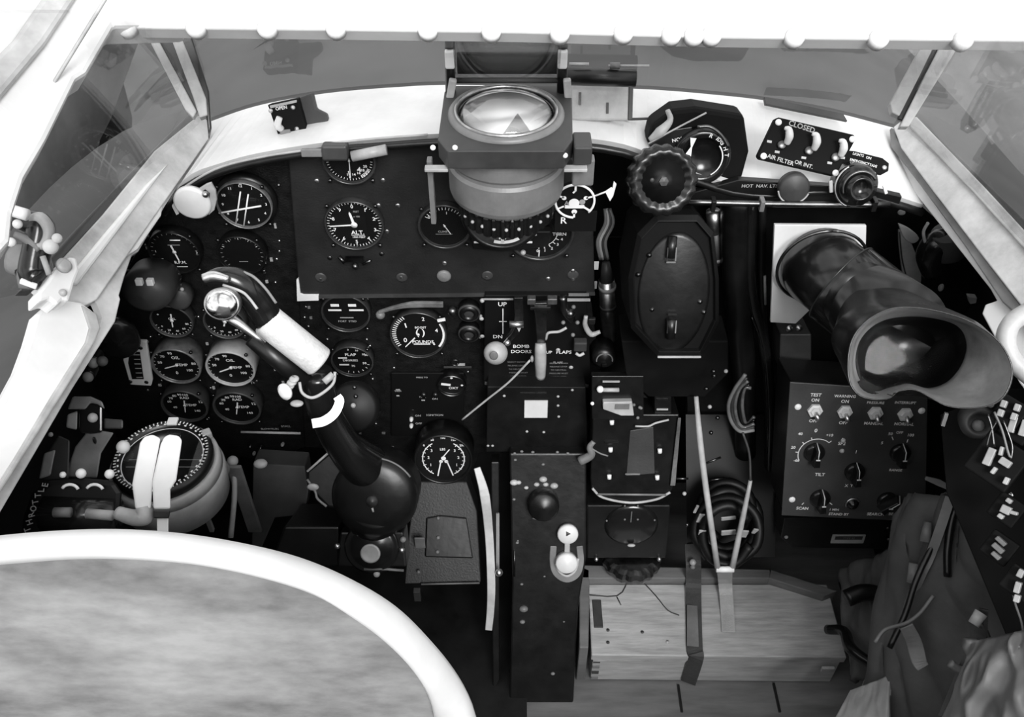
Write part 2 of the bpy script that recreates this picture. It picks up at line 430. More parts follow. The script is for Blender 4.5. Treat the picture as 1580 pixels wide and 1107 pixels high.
# upper left canopy member
nU = Vector((.62, -.25, .74)); PU = ad(170, 60, .78)
strip([(-80, -80), (300, -80), (300, 38), (176, 40), (134, 112), (118, 122), (72, 216), (38, 274), (20, 330), (16, 372), (-80, 480)], nU, .03, 'white', 'trim_21', .004, P0=PU)
strip([(-80, 160), (20, 60), (90, -40), (140, -40), (70, 66), (0, 150), (-80, 250)], nU, .010, 'dirty', 'trim_22', .004, P0=PU + nU * .008)
mb = MB().tube([ad(x, y, .733) for x, y in ((186, -40), (60, 166), (8, 256), (-40, 350))], .0016, 8)
struct('trim_23', mb, 'lgrey')
# left side pane and right side pane
def pane(name, A, B, C, px):
    nn = (B - A).cross(C - A).normalized()
    if nn.dot(CAM - A) < 0: nn = -nn
    hh = helper(frn(A, nn)); mb = MB(); mb.T = hh.M; mb.poly(hh.pts(px), -.005, 0); mb.T = None; return struct(name, mb, 'pane')
pane('window_2', CL, TL, PL0 + Vector((-.03, -.7, 0)), [(316, 184), (236, 36), (150, 20), (-40, 20), (-40, 470), (60, 446), (200, 280)])
pane('window_3', CR, TR, PR0 + Vector((.03, -.5, 0)), [(1386, 190), (1462, 50), (1640, 60), (1640, 440), (1500, 290)])
# right rail strips
strip([(1378, 196), (1396, 182), (1412, 184), (1500, 282), (1640, 440), (1900, 734), (1900, 850), (1580, 478), (1510, 388), (1440, 296), (1390, 228)], nR, .02, 'dirty', 'trim_24', P0=PR0)
strip([(1402, 180), (1414, 180), (1520, 290), (1640, 420), (1900, 700), (1900, 740), (1500, 296), (1404, 196)], nR, .028, 'lgrey', 'trim_25', P0=PR0 + nR * .004)
strip([(1410, 180), (1420, 184), (1640, 396), (1900, 680), (1900, 710), (1500, 278)], nR, .024, 'dgrey', 'trim_26', P0=PR0 + nR * .002)
strip([(1376, 196), (1384, 214), (1440, 294), (1510, 386), (1582, 480), (1900, 850), (1900, 880), (1560, 478), (1546, 466), (1490, 382), (1420, 286), (1374, 226), (1372, 200)], nR, .012, 'mgrey', 'trim_27', P0=PR0 - nR * .006)
strip([(1376, 222), (1424, 286), (1494, 378), (1548, 462), (1575, 470), (1900, 850), (1900, 960), (1610, 640), (1572, 590), (1515, 484), (1520, 470), (1538, 464), (1528, 446), (1470, 372), (1404, 288), (1374, 232)], nR, .012, 'white', 'trim_28', P0=PR0 - nR * .016)
mb = MB().tube([ad(x, y, .93) for x, y in ((1592, 478), (1560, 500), (1552, 530), (1566, 560), (1600, 590))], .010, 8)
struct('trim_29', mb, 'lgrey')

# --- outside: nose skin, tarmac, engine nacelles
def nosef(u, v):
    x = -1.0 + 2.5 * u; y = 1.22 + 3.2 * v
    return Vector((x, y, .915 - .10 * v - .30 * v * v - (.55 if x < 0 else .34) * (abs(x) ** 2.2)))
struct('trim_30', MB().grid(nosef, 40, 30), 'nose')
struct('trim_31', MB().tube([Vector((x, 1.75 - .25 * abs(x), .90 - .55 * abs(x) ** 2.2)) for x in (-.7, -.4, -.15, .15, .4, .7)], .003, 6), 'black')
for nm, s_, x0 in (('trim_33', -1, .50), ('trim_34', 1, .60)):
    struct(nm, MB().grid(lambda u, v, s_=s_, x0=x0: Vector((s_ * (x0 + .6 * u), -.5 + 1.75 * v, .865 - 1.1 * (.6 * u) ** 1.5)), 12, 8), 'nose')
# ground is a thick slab a step below the wheels
struct('ground', MB().box((-6, 12, -2.1), (16, 30, .2)), 'ground')
struct('path', MB().box((10, 12, -2.09), (16, 30, .2)), 'apron')
def nacelle(x, label, spin):
    t = T('engine_nacelle', label, 'engine', frp(Vector((x, 4.2, -.35))))
    Mx = Matrix.Rotation(R(90), 3, 'X')
    t.part('cowling', MB().lathe([(.50, 2.2), (.52, 1.2), (.48, .3), (.40, -.4), (.30, -.62), (.29, -.6)], (0, 0, 0), 40), 'nacelle')
    t.part('spinner', MB().lathe([(.29, -.64), (.26, -.85), (.17, -1.08), (.0, -1.2)], (0, 0, 0), 32), spin)
    for k in range(3):
        a = R(20 + 120 * k)
        t.part('propeller_blade', MB().ribbon([Vector((.2 * cos(a), .2 * sin(a), -.8)), Vector((.9 * cos(a), .9 * sin(a), -.8)), Vector((1.5 * cos(a), 1.5 * sin(a), -.8))], [.12, .26, .1], .03, (sin(a) * .5, -cos(a) * .5, -1)), 'black')
    t.o.rotation_mode = 'XYZ'
    return t
nacelle(-2.3, 'grey engine nacelle beyond the window over the throttles', 'mgrey')
nacelle(3.9, 'grey engine nacelle beyond the window over the rubber viewing hood', 'lgrey')

# ---------------------------------------------------------------- black structure plates behind everything
def plate(name, label, cat, pts, Y, th, m='black', pitch=0, bev=.0015, screws=(), group=None, sm='steel', sr=.0035, P=None):
    x = sum(p[0] for p in pts) / len(pts); y = sum(p[1] for p in pts) / len(pts)
    Mx = fr(x, y, Y, pitch) if P is None else P
    hh = helper(Mx); mb = MB().poly(hh.pts(pts), -th, 0)
    t = T(name, label, cat, Mx, group, mb=mb, m=m, bev=bev)
    for s in screws:
        p = t.pt(*s); t.part('screw', MB().lathe([(sr, 0), (sr, .0008), (sr * .6, .0018), (0, .002)], (p.x, p.y, 0), 12), sm)
    return t
engine_panel = plate('engine_instrument_panel', 'black side panel behind the round engine and fuel dials', 'instrument panel',
    [(176, 455), (205, 400), (250, 325), (290, 284), (360, 256), (430, 240), (462, 236), (470, 690), (420, 712), (330, 700), (140, 690), (128, 620), (140, 520)], 1.075, .02, 'crackle',
    screws=[(430, 286), (224, 378), (343, 377), (346, 393), (431, 372), (431, 388), (427, 400), (425, 436), (306, 489), (297, 515), (232, 520), (322, 645), (303, 600), (325, 599), (396, 588), (228, 602), (206, 590)], sr=.0026)
lower_panel = plate('centre_instrument_panel', 'black centre panel below the raised flight panel', 'instrument panel',
    [(462, 452), (910, 452), (930, 600), (900, 700), (740, 700), (720, 760), (640, 735), (600, 700), (470, 690)], 1.065, .015, 'crackle',
    screws=[(472, 474), (470, 490), (476, 504), (562, 452 + 22), (566, 524), (505, 524), (571, 534), (575, 585), (608, 568), (606, 605), (722, 574), (707, 600), (549, 613), (549, 627), (572, 640), (580, 654), (615, 664)], sr=.0026)
plate('equipment_board', 'black panel carrying the white plate of the viewing tube', 'instrument panel',
    [(1060, 300), (1180, 296), (1330, 292), (1400, 300), (1470, 360), (1548, 470), (1520, 500), (1560, 640), (1470, 700), (1200, 760), (1060, 700)], 1.10, .02, 'black')
plate('side_console', 'black electrical panel with small pale switches, below the gusset of the window rail', 'panel',
    [(1450, 640), (1560, 600), (1660, 600), (1660, 1020), (1560, 1000), (1510, 880), (1460, 760)], .86, .02, 'void',
    screws=[(1560, 764), (1556, 842)], P=frn(ad(1545, 780, 1.06), (-.55, -.45, .6)))
struct('trim_32', MB().box((-.352, .60, .004), (.756, 1.10, .006)), 'black')  # black sheet laid over the floor to stand in for its shade
plate('footwell_bulkhead', 'dark riveted bulkhead behind the pedals', 'bulkhead',
    [(340, 690), (640, 690), (905, 690), (905, 900), (640, 960), (340, 900)], 1.14, .01, 'black')
# ================================================================ ROUND DIALS
def gauge(name, label, cat, x, y, w, Y, pitch=0, yaw=0, bez='bezeld', depth=.02, marks=(), hands=(), rim=.12, group=None, screws=True, knob=False, facem='dial', handm='cream', markm='cream', g2=()):
    c = at(x, y, Y); t = T(name, label, cat, frp(c, pitch, yaw), group)
    r = abs(t.pt(x + w / 2, y).x - t.pt(x - w / 2, y).x) / 2
    ri = r * (1 - rim)
    t.part('case', MB().lathe([(r * 1.0, -depth), (r * 1.0, -.002), (r * .97, 0), (ri + r * .02, 0), (ri, -.0025), (ri, -.006), (0, -.006)], seg=48), bez)
    t.part('dial_face', MB().disc((0, 0), ri * .995, -.0055, 48), facem)
    def draw(L):
        mb = MB(); z = -.0051
        for m in L:
            k = m[0]
            if k == 't': mb.text(m[1], m[2] * ri, m[3] * ri, m[4] * ri, z, m[5] if len(m) > 5 else 0)
            elif k == 'k': mb.ticks(m[1], m[2], m[3], m[4] * ri, m[5] * ri, m[6] * ri, z)
            elif k == 'n': mb.nums(m[1], m[2], m[3], m[4] * ri, m[5] * ri, z)
            elif k == 'a': mb.arc(m[1] * ri, m[2] * ri, m[3], m[4], z)
            elif k == 'l': mb.line(m[1] * ri, m[2] * ri, m[3] * ri, m[4] * ri, m[5] * ri, z, (m[6] if len(m) > 6 else m[5]) * ri)
            elif k == 'd': mb.disc((m[1] * ri, m[2] * ri), m[3] * ri, z, 16)
        return mb
    if marks: t.part('markings', draw(marks), markm)
    if g2: t.part('faint_markings', draw(g2), 'greym')
    for a, l, ww, tail in hands:
        mb = MB(); d = Vector((sin(R(a)), cos(R(a))))
        q = [(-d * tail * ri), (d * l * ri)]
        n = Vector((-d.y, d.x)) * ww * ri / 2
        P = [q[0] + n * .8, q[0] - n * .8, q[1] - n * .6, q[1] + d * ww * ri * .6, q[1] + n * .6]
        mb.poly([(p.x, p.y) for p in P], -.0042, -.0037); mb.lathe([(ww * ri * .9, -.0044), (ww * ri * .9, -.0032), (0, -.003)], seg=12)
        t.part('pointer', mb, handm)
    t.part('glass', MB().disc((0, 0), ri * 1.005, -.0015, 48), 'glass')
    if screws:
        for k in range(4):
            a = R(45 + 90 * k); t.part('screw', MB().lathe([(.0028, -.003), (.0028, 0), (.0015, .0008), (0, .001)], (r * 1.13 * cos(a), r * 1.13 * sin(a), 0), 10), 'dsteel')
    if knob: t.part('setting_knob', MB().lathe([(r * .13, -.002), (r * .13, .008), (r * .1, .010), (0, .010)], (0, -r * 1.22, 0), 16), 'steel')
    t.r = r; t.ri = ri
    return t
# --- the raised flight panel
fp = plate('flight_panel', 'raised dark grey flight panel with a pale corner bracket, behind the gunsight', 'instrument panel',
    [(445, 245), (462, 238), (500, 228), (600, 222), (690, 218), (860, 226), (905, 262), (914, 300), (918, 455), (462, 460)], 1.045, .012, 'panel', bev=.002)
mb = MB(); mb.poly([(p.x, p.y) for p in fp.pts([(458, 430), (461, 428), (464, 452), (469, 454), (492, 454), (492, 462), (459, 463)])], .0, .003)
fp.part('corner_bracket', mb, 'cream')
mb = MB(); mb.poly([(p.x, p.y) for p in fp.pts([(462, 455), (918, 451), (918, 455), (462, 460)])], .0, .002); fp.part('edge_strip', mb, 'dgrey')
for x, y in ((489, 279), (591, 278), (597, 357), (614, 317), (584, 317), (495, 430), (619, 427), (686, 406), (751, 427), (509, 398), (589, 392), (884, 430), (846, 430), (884, 418)):
    p = fp.pt(x, y); fp.part('screw', MB().lathe([(.0036, 0), (.0036, .001), (.0025, .0018), (0, .002)], (p.x, p.y, 0), 12), 'alu' if y != 398 and y != 392 else 'dsteel')
p = fp.pt(685, 425); fp.part('lamp_lens', MB().lathe([(.0105, 0), (.0105, .003), (.008, .005), (0, .006)], (p.x, p.y, 0), 24), 'mgrey', label='round grey lamp lens')
for x, y in ((495, 428), (620, 428), (884, 424), (752, 425)):
    p = fp.pt(x, y); fp.part('washer', MB().lathe([(.0085, 0), (.0085, .0012), (.006, .0018), (0, .0018)], (p.x, p.y, 0), 20), 'dgrey')
Yf = 1.033
gauge('airspeed_indicator', 'half-hidden round dial with a white tube lamp across it, under the sill edge', 'dial', 538, 251, 84, Yf, bez='bezeld', rim=.1,
      marks=[('k', 22, 95, 265, .86, .95, .02), ('n', ['20', '18', '16', '14', '12'], 115, 190, .68, .17), ('t', '4', .35, -.45, .34), ('k', 8, 120, 150, .8, .95, .03), ('l', -.1, -.5, -.08, -.85, .03)],
      hands=[(183, .8, .05, .1)])
lamp = T('tube_lamp', 'small pale tube lamp in a black holder over the half-hidden dial', 'lamp', fr(560, 238, 1.0, 12))
lamp.part('holder', MB().box((-.034, .004, 0), (.032, .020, .02)), 'sightd', bev=.003)
lamp.part('tube', MB().tube([(-.014, -.003, 0), (.030, .006, 0)], .0068, 16, 0), 'lgrey')
lamp.part('bracket', MB().box((-.064, .002, 0), (.026, .010, .006)), 'mgrey', bev=.001)
alt = gauge('altimeter', 'altimeter with white numerals and two hands, alone low on the flight panel', 'dial', 546, 350, 92, Yf, bez='bezeld', rim=.06, knob=False,
      marks=[('k', 50, 0, 352.8, .88, .97, .022), ('k', 10, 0, 324, .80, .97, .035), ('n', list('0123456789'), 0, 324, .76, .2), ('t', 'ALT.', .08, -.36, .24), ('t', '1000 FEET', .1, -.56, .11), ('l', -.16, -.47, .32, -.47, .02)],
      g2=[('t', 'FEET', .12, .55, .1), ('t', 'x 100', .12, .34, .1)], hands=[(266, .86, .07, .05), (-12, .5, .13, .02)])
mb = MB().tube([alt.pt(523, 396, .002), alt.pt(532, 406, .006)], .003, 8, 0); mb.tube([alt.pt(560, 408, .002), alt.pt(572, 402, .004)], .002, 8, 0); mb.ball(alt.pt(548, 411, .006), .005); mb.box(alt.pt(547, 400, .002), (.026, .006, .006))
alt.part('setting_knob', mb, 'dsteel')
gauge('rate_of_climb_indicator', 'dark dial with a small 0 in its upper corner, between altimeter and gunsight', 'dial', 686, 352, 84, Yf, bez='bezeld', rim=.1,
      marks=[('k', 14, -60, 60, .78, .9, .025), ('t', '0', -.62, .42, .22), ('t', '1', .1, .62, .18)], g2=[('t', 'CLIMB', -.1, -.3, .14), ('l', -.4, -.42, .3, -.42, .02)], hands=[(150, .45, .05, .1)])
tc_ = gauge('turn_indicator', 'turn indicator with a scale of numbers on an arc, low beneath the white ring', 'dial', 834, 362, 106, Yf, bez='bezeld', rim=.1,
      marks=[('a', .56, .025, 90, 200), ('k', 7, 100, 200, .56, .68, .03), ('n', ['4', '3', '2', '1', '0'], 112, 186, .76, .15), ('t', 'TURN', .62, -.08, .17), ('l', -.06, -.3, -.05, -.62, .06), ('d', -.06, -.3, .06)],
      hands=[(182, .95, .05, -.7)])
tc_.part('slip_ball', MB().ball((-.024, -.034, -.0035), .004), 'lgrey')
# compass card seen under the sight
gy = T('direction_indicator', 'dark gyro dial peeping out below the knurled ring of the gunsight', 'dial', fr(775, 330, 1.012, 10))
rr = (gy.pt(840, 330) - gy.pt(710, 330)).length / 2
gy.part('case', MB().lathe([(rr, -.03), (rr, -.004), (rr * .96, 0), (rr * .86, -.001), (rr * .84, -.006), (0, -.006)], seg=48), 'black')
mb = MB(); mb.ticks(14, 108, 252, rr * .62, rr * .72, .0022, -.005); mb.arc(rr * .80, .0045, 150, 195, -.005)
mb.line(0, -rr * .55, 0, -rr * .82, .004, -.005)
for a in range(7): mb.disc((rr * .62 * sin(R(130 + a * 17)), rr * .62 * cos(R(130 + a * 17))), .0024, -.005, 12)
gy.part('markings', mb, 'cream')
gy.part('glass', MB().disc((0, 0), rr * .85, -.003), 'glass')
ag = T('attitude_indicator', 'black dial edge with short pale dashes below the gyro dial', 'dial', fr(775, 372, 1.030))
q = ag.pt
mb = MB()
for x, w in ((735, 6), (768, 8), (790, 8), (817, 7)): p = q(x, 374, .009); mb.box(p, (.0011 * w, .003, .0008))
ag.part('markings', mb, 'cream')
ag.part('case', MB().poly([(p.x, p.y) for p in ag.pts([(722, 352), (850, 352), (846, 376), (780, 384), (730, 380)])], -.004, .008), 'black', bev=.002)
ag.part('pointer', MB().tube([q(772, 362, .012), q(790, 366, .013), q(806, 367, .013), q(828, 362, .012)], .0016, 8), 'lgrey')
# white ring indicator with figures
ri = T('loop_indicator', 'see-through white ring with short spokes and figures, beside the gunsight', 'dial', fr(887, 311, .965))
r = (ri.pt(917, 311) - ri.pt(857, 311)).length / 2
mb = MB()
def tor(mb, R0, r0, a0, a1, c=(0, 0, 0)):
    n_ = 48; return mb.tube([(c[0] + R0 * sin(R(a0 + (a1 - a0) * i / n_)), c[1] + R0 * cos(R(a0 + (a1 - a0) * i / n_)), c[2]) for i in range(n_ + 1)], r0, 8, 0)
tor(mb, r, .0016, -178, 132)
ri.part('ring', mb, 'cream')
mb = MB().line(0, r, .0, r * .62, .0026, 0); mb.line(.0, r * .65, -.003, r * .5, .0024); mb.line(-r * .92, r * .38, -r * .58, r * .22, .0026); mb.line(r * .92, r * .3, r * .58, r * .2, .0026); mb.disc((r * .56, r * .2), .003, 0, 12); mb.disc((-r * .56, r * .2), .003, 0, 12)
mb.line(0, -r, 0, -r * .7, .0026); mb.disc((0, -r * .64), .0036, 0, 12); mb.line(-r * .95, -r * .5, -r * .55, -r * .3, .0024); mb.line(r * .85, -r * .6, r * .4, -r * .3, .003)
mb.box((0, -r * .32, 0), (r * 1.0, r * .16, .002)); mb.disc((-.001, -r * .08), .0068, .0011, 20)
ri.part('symbol', mb, 'cream')
mb = MB().text('A', -r * .42, -r * .1, r * .34, .0005); mb.disc((r * .38, -r * .02), .004, .0005, 12)
ri.part('figure', mb, 'greym')
mb = MB().text('R', -.013, -r * 1.32, .014, -.004); ri.part('lettering', mb, 'cream')
ri.part('back_plate', MB().disc((0, 0), r * 1.08, -.006).poly([(-.024, -.050), (.03, -.05), (.03, -.02), (-.024, -.02)], -.009, -.005), 'dial')
ri.part('stem', MB().tube([(0, r, 0), (0, r * 1.18, 0)], .003, 8, 0), 'cream')
ri.part('arm', MB().tube([ri.pt(917, 303, 0), ri.pt(935, 296, 0), ri.pt(944, 290, 0)], .0012, 6, 0).poly([(p.x, p.y) for p in ri.pts([(934, 296), (945, 290), (947, 280), (951, 284), (946, 302), (941, 310)])], -.001, .001), 'cream')

# --- left dials
Yl = 1.05
clk = gauge('radio_compass_indicator', 'large dial crossed by one horizontal and two upright white needles', 'dial', 376, 319, 86, Yl, bez='bezel', rim=.05,
      marks=[('n', ['12', '1', '2', '3', '4', '5', '6', '7', '8', '9', '10', '11'], 0, 330, .82, .16), ('d', .03, .9, .05)])
def needle(t, x0, y0, x1, y1, w, h=-.004):
    a, b = t.pt(x0, y0, h), t.pt(x1, y1, h); t.part('pointer', MB().tube([a, b], w, 6, 0), 'cream')
needle(clk, 371, 296, 364, 346, .0011); needle(clk, 383, 300, 376, 350, .0011); needle(clk, 338, 329, 403, 318, .0014)
clk.part('lower_case', MB().lathe([(clk.r * 1.12, -.02), (clk.r * 1.12, -.009), (clk.r * .95, -.0075)], seg=48), 'black')
cp = T('inspection_cap', 'round white cap in a hooked pale clip near the rail', 'cap', fr(297, 313, .995))
cp.part('disc', MB().lathe([(.024, -.004), (.024, .002), (.021, .004), (0, .0045)], seg=36), 'white')
cp.part('clip', MB().poly([(p.x, p.y) for p in cp.pts([(302, 296), (318, 286), (325, 284), (332, 296), (334, 310), (330, 326), (321, 334), (323, 300), (316, 294), (308, 300)])], -.006, -.002), 'lgrey', bev=.0008)
cp.part('tab', MB().poly([(p.x, p.y) for p in cp.pts([(265, 318), (269, 313), (276, 330), (272, 332)])], -.004, 0), 'lgrey')
cp.part('pin', MB().ball(cp.pt(317, 300, .003), .0045), 'steel')
gauge('rpm_dial', 'dark engine speed dial showing R.P.M., directly beneath the white cap', 'dial', 268, 392, 80, Yl, bez='black', rim=.06,
      marks=[('t', 'R.P.M.', .1, -.56, .2), ('l', -.1, -.78, .35, -.78, .03), ('t', '7', -.6, -.42, .18), ('t', '1', -.78, .02, .16), ('t', '3', .9, -.05, .14)],
      hands=[(170, .42, .09, .35)], g2=[('l', -.2, .34, .3, .34, .04), ('k', 16, -100, 100, .86, .95, .02)])
needle(T.__new__(T) if 0 else cp, 262, 371, 278, 371, .0008, -.003)
gauge('second_rpm_dial', 'black dial with faint marks just under the dial with crossed needles', 'dial', 372, 396, 74, Yl, bez='black', rim=.06,
      marks=[('k', 5, -60, 60, .8, .9, .025)], g2=[('k', 18, -130, 130, .84, .94, .02), ('l', -.2, -.4, .2, -.4, .03)])
fm = [('t', 'GAL', .02, .1, .2), ('n', ['0', '20', '40', '60', '80'], 236, 110, .74, .17), ('k', 14, 100, 250, .9, .98, .03), ('d', -.62, .4, .05)]
gauge('fuel_gauge', 'fuel contents dial with a short upright pointer, above the pale oil dials, fully seen', 'dial', 264, 498, 66, Yl, bez='dgrey', rim=.08, marks=fm, hands=[(-172, .4, .1, .45)], group='fuel contents dials')
gauge('fuel_gauge', 'fuel contents dial partly hidden by the chrome dome of the control handle', 'dial', 346, 500, 66, Yl, bez='dgrey', rim=.08, marks=fm, hands=[(20, .5, .1, .3)], group='fuel contents dials')
om = [('t', 'OIL', .06, .44, .24), ('t', 'TEMP', .24, .0, .22), ('n', ['50', '70', '90'], -78, -10, .72, .2), ('t', '80', .78, .08, .2), ('t', '100', .5, -.34, .2), ('t', '0', -.1, -.5, .24), ('k', 20, -130, 130, .92, .98, .03)]
gauge('oil_temperature_gauge', 'pale-rimmed oil temperature dial beside the white slotted plate', 'dial', 271, 567, 76, 1.04, bez='bezel', rim=.09, depth=.035, marks=om, hands=[(252, .56, .08, .1)], group='oil temperature dials')
gauge('oil_temperature_gauge', 'brightest-rimmed oil temperature dial, nearest the white handle grip', 'dial', 355, 571, 76, 1.04, bez='lgrey', rim=.09, depth=.035, marks=om, hands=[(246, .56, .09, .1)], group='oil temperature dials')
rm = [('n', ['60', '70', '80', '90', '100'], -70, 14, .72, .2), ('t', 'RAD', .1, .5, .22), ('t', 'TEMP', .3, .0, .22), ('t', '120', .85, .22, .22), ('t', '140', .5, -.4, .2), ('t', '40', -.5, -.15, .2)]
gauge('radiator_temperature_gauge', 'dark-rimmed radiator temperature dial above the big compass bowl', 'dial', 284, 629, 72, 1.045, bez='dgrey', rim=.1, depth=.03, marks=rm, hands=[(190, .45, .08, .35)], group='radiator temperature dials')
gauge('radiator_temperature_gauge', 'dark-rimmed radiator temperature dial in the lowest row, beside the control collar', 'dial', 365, 632, 74, 1.045, bez='dgrey', rim=.1, depth=.03, marks=rm, hands=[(195, .45, .08, .35)], group='radiator temperature dials')
# --- centre dials
gauge('flap_trim_gauge', 'double dial with two pairs of white dashes, half under the flight panel edge', 'dial', 533, 486, 76, 1.045, bez='bezeld', rim=.08,
      marks=[('l', -.62, .42, -.25, .42, .15), ('l', .15, .42, .5, .42, .15), ('l', -.76, .14, -.18, .14, .1), ('l', .16, .14, .8, .14, .1)], g2=[('l', -.3, -.3, .3, -.3, .06), ('t', 'PORT  STBD', 0, -.52, .15)])
gauge('flap_position_gauge', 'dial reading FLAP DEGREES next to the white-wrapped grip', 'dial', 543, 560, 66, 1.045, bez='bezeld', rim=.08,
      marks=[('t', 'FLAP', -.05, .4, .27), ('t', 'DEGREES', -.1, .0, .19), ('l', -.7, .18, -.25, .18, .09), ('l', -.7, -.3, -.2, -.3, .1), ('n', ['0', '10', '20'], -10, 55, .76, .16), ('t', '30', .74, .38, .2), ('t', '50', .6, -.2, .2), ('t', '70', .0, -.4, .2), ('k', 6, 110, 200, .78, .9, .03)])
t = gauge('boost_gauge', 'large boost dial with long tick scale and a diagonal pointer, centre of the lower panel', 'dial', 645, 519, 88, 1.04, 6, bez='bezeld', rim=.05,
      marks=[('k', 16, -125, -35, .82, .97, .035), ('a', .94, .08, 60, 128), ('t', '0', -.5, -.28, .28), ('l', -.46, .5, -.42, .3, .05), ('t', '2', .22, .68, .22), ('t', '4', .68, .16, .22), ('t', '6', .56, -.45, .18), ('t', 'BOOST', .1, .3, .13), ('t', '( )', .08, .08, .4), ('t', 'POUNDS', .15, -.36, .2), ('l', -.2, -.46, .42, -.46, .05)],
      hands=[(222, .75, .06, -.2)])
gauge('suction_gauge', 'small dial with a thick white bar, reading OXY, above the braided wire end', 'dial', 697, 597, 45, 1.045, bez='dsteel', rim=.08, screws=False,
      marks=[('l', -.8, .05, -.1, -.06, .24), ('t', 'OXY', .1, -.4, .34), ('d', .0, .68, .1), ('d', .75, -.1, .09)])
tp = gauge('brake_pressure_gauge', 'triple pressure dial with white arcs and A-shaped hands, below the braided wire', 'dial', 684, 711, 92, .985, 16, bez='black', depth=.05, rim=.1, screws=False,
      marks=[('a', .78, .04, -150, -30), ('a', .78, .04, 30, 150), ('k', 8, -140, -40, .7, .82, .03), ('k', 8, 40, 140, .7, .82, .03), ('n', ['1', '2', '3'], -120, -50, .56, .17), ('n', ['3', '2', '1'], 50, 120, .56, .17), ('n', ['0', '50', '100', '150', '200'], -50, 50, .92, .13), ('d', 0, .02, .09), ('d', -.1, -.12, .07), ('d', .1, -.12, .07), ('l', 0, .1, .24, .42, .04), ('l', -.1, -.1, -.24, -.78, .05), ('l', .12, -.1, .34, -.76, .05), ('t', 'LBS', -.02, .42, .14)])
# switches and labels around the centre
sl = T('switch_label_plate', 'engraved black plate with tiny white captions above the triple pressure dial', 'plate', fr(665, 640, 1.058))
mb = MB()
for s, x, y, sz in (('PRESS TO', 651, 583, .0035), ('TRIM', 614, 604, .004), ('FUEL', 652, 613, .004), ('ON', 671, 616, .0045), ('IGNITION', 671, 641, .005), ('ON', 645, 642, .005), ('OFF', 646, 654, .005), ('UNDERCARRIAGE', 671, 666, .003), ('FLAP', 637, 633, .001)):
    p = sl.pt(x, y, .0022); mb.text(s, p.x, p.y, sz * 1.3, .0022)
for x, y, w, h_ in ((614, 602, .007, .004), (614, 611, .005, .003), (653, 611, .006, .004), (653, 618, .006, .003)):
    p = sl.pt(x, y, .0022); mb.line(p.x - w / 2, p.y, p.x + w / 2, p.y, h_, .0022)
sl.part('lettering', mb, 'lgrey')
sl.part('plate', MB().poly([(p.x, p.y) for p in sl.pts([(604, 575), (716, 575), (716, 672), (604, 672)])], -.001, .002), 'dial', bev=.001)
for x, y in ((635, 644), (635, 654)): p = sl.pt(x, y); sl.part('switch', MB().lathe([(.0035, 0), (.0035, .006), (.002, .010), (0, .011)], (p.x, p.y, 0), 12), 'white')
for x, y in ((654, 606), (672, 606)):
    p = sl.pt(x, y); sl.part('knob', MB().lathe([(.005, 0), (.005, .008), (0, .009)], (p.x, p.y, 0), 12), 'black')
# bright handle bar above the boost dial with its ball ends
T_ = T('fuel_cock_bar', 'slim grey lever arched over the large boost dial', 'lever', fr(640, 478, 1.03))
T_.part('bar', MB().ribbon([T_.pt(x, y, .01) for x, y in ((584, 482), (612, 474), (640, 470), (684, 470))], [.004, .006, .010, .009], .005, (0, 0, 1)), 'bezel', bev=.001)
T_.part('end_knob', MB().ball(T_.pt(587, 486, .008), .007), 'mgrey'); T_.part('end_nut', MB().ball(T_.pt(698, 480, .006), .008), 'dsteel')
T_.part('stop', MB().box(T_.pt(681, 494, .004), (.012, .004, .003), 14), 'cream')
# twin sockets
for lab, y in (('black round socket at the top of the pair next to the bomb door lever', 480), ('black round socket below its twin next to the ivory lever knob', 512)):
    t = T('socket', lab, 'socket', fr(724, y, 1.05), 'black round sockets')
    t.part('body', MB().lathe([(.016, -.01), (.016, .006), (.012, .010), (.008, .010), (.007, .003), (0, .003)], seg=28), 'black')
    t.part('collar', MB().lathe([(.0165, .003), (.0175, .005), (.0165, .007)], seg=28), 'dgrey')
    t.part('screw', MB().ball((.017, -.010, .001), .003), 'lgrey')
t = T('pull_ring', 'tiny steel ring and tag above the small OXY dial', 'ring', fr(702, 560, 1.05))
t.part('ring', tor(MB(), .006, .0012, 0, 360), 'dsteel'); t.part('tag', MB().box((.010, -.004, 0), (.012, .004, .002)), 'lgrey'); t.part('bar', MB().box((.004, -.010, 0), (.045, .0025, .002)), 'dgrey')
# ================================================================ GUNSIGHT
Ys = .93
c0 = at(781, 172, .94)          # lens centre; the sight stands upright (local z = world up)
gs = T('reflector_gunsight', 'big grey gunsight with a bright round lens and glass plate, centred on the sill', 'gunsight', Matrix.Translation(c0))
def hz(x, y, z=0):   # pixel on the horizontal plane at local height z -> local
    return atz(x, y, c0.z + z) - c0
rl = (hz(861, 172) - hz(701, 172)).length / 2
blk = [hz(676, 172), hz(690, 128), hz(878, 128), hz(882, 170), hz(882, 208), hz(906, 208), hz(908, 232), hz(868, 236), hz(700, 222), hz(676, 216)]
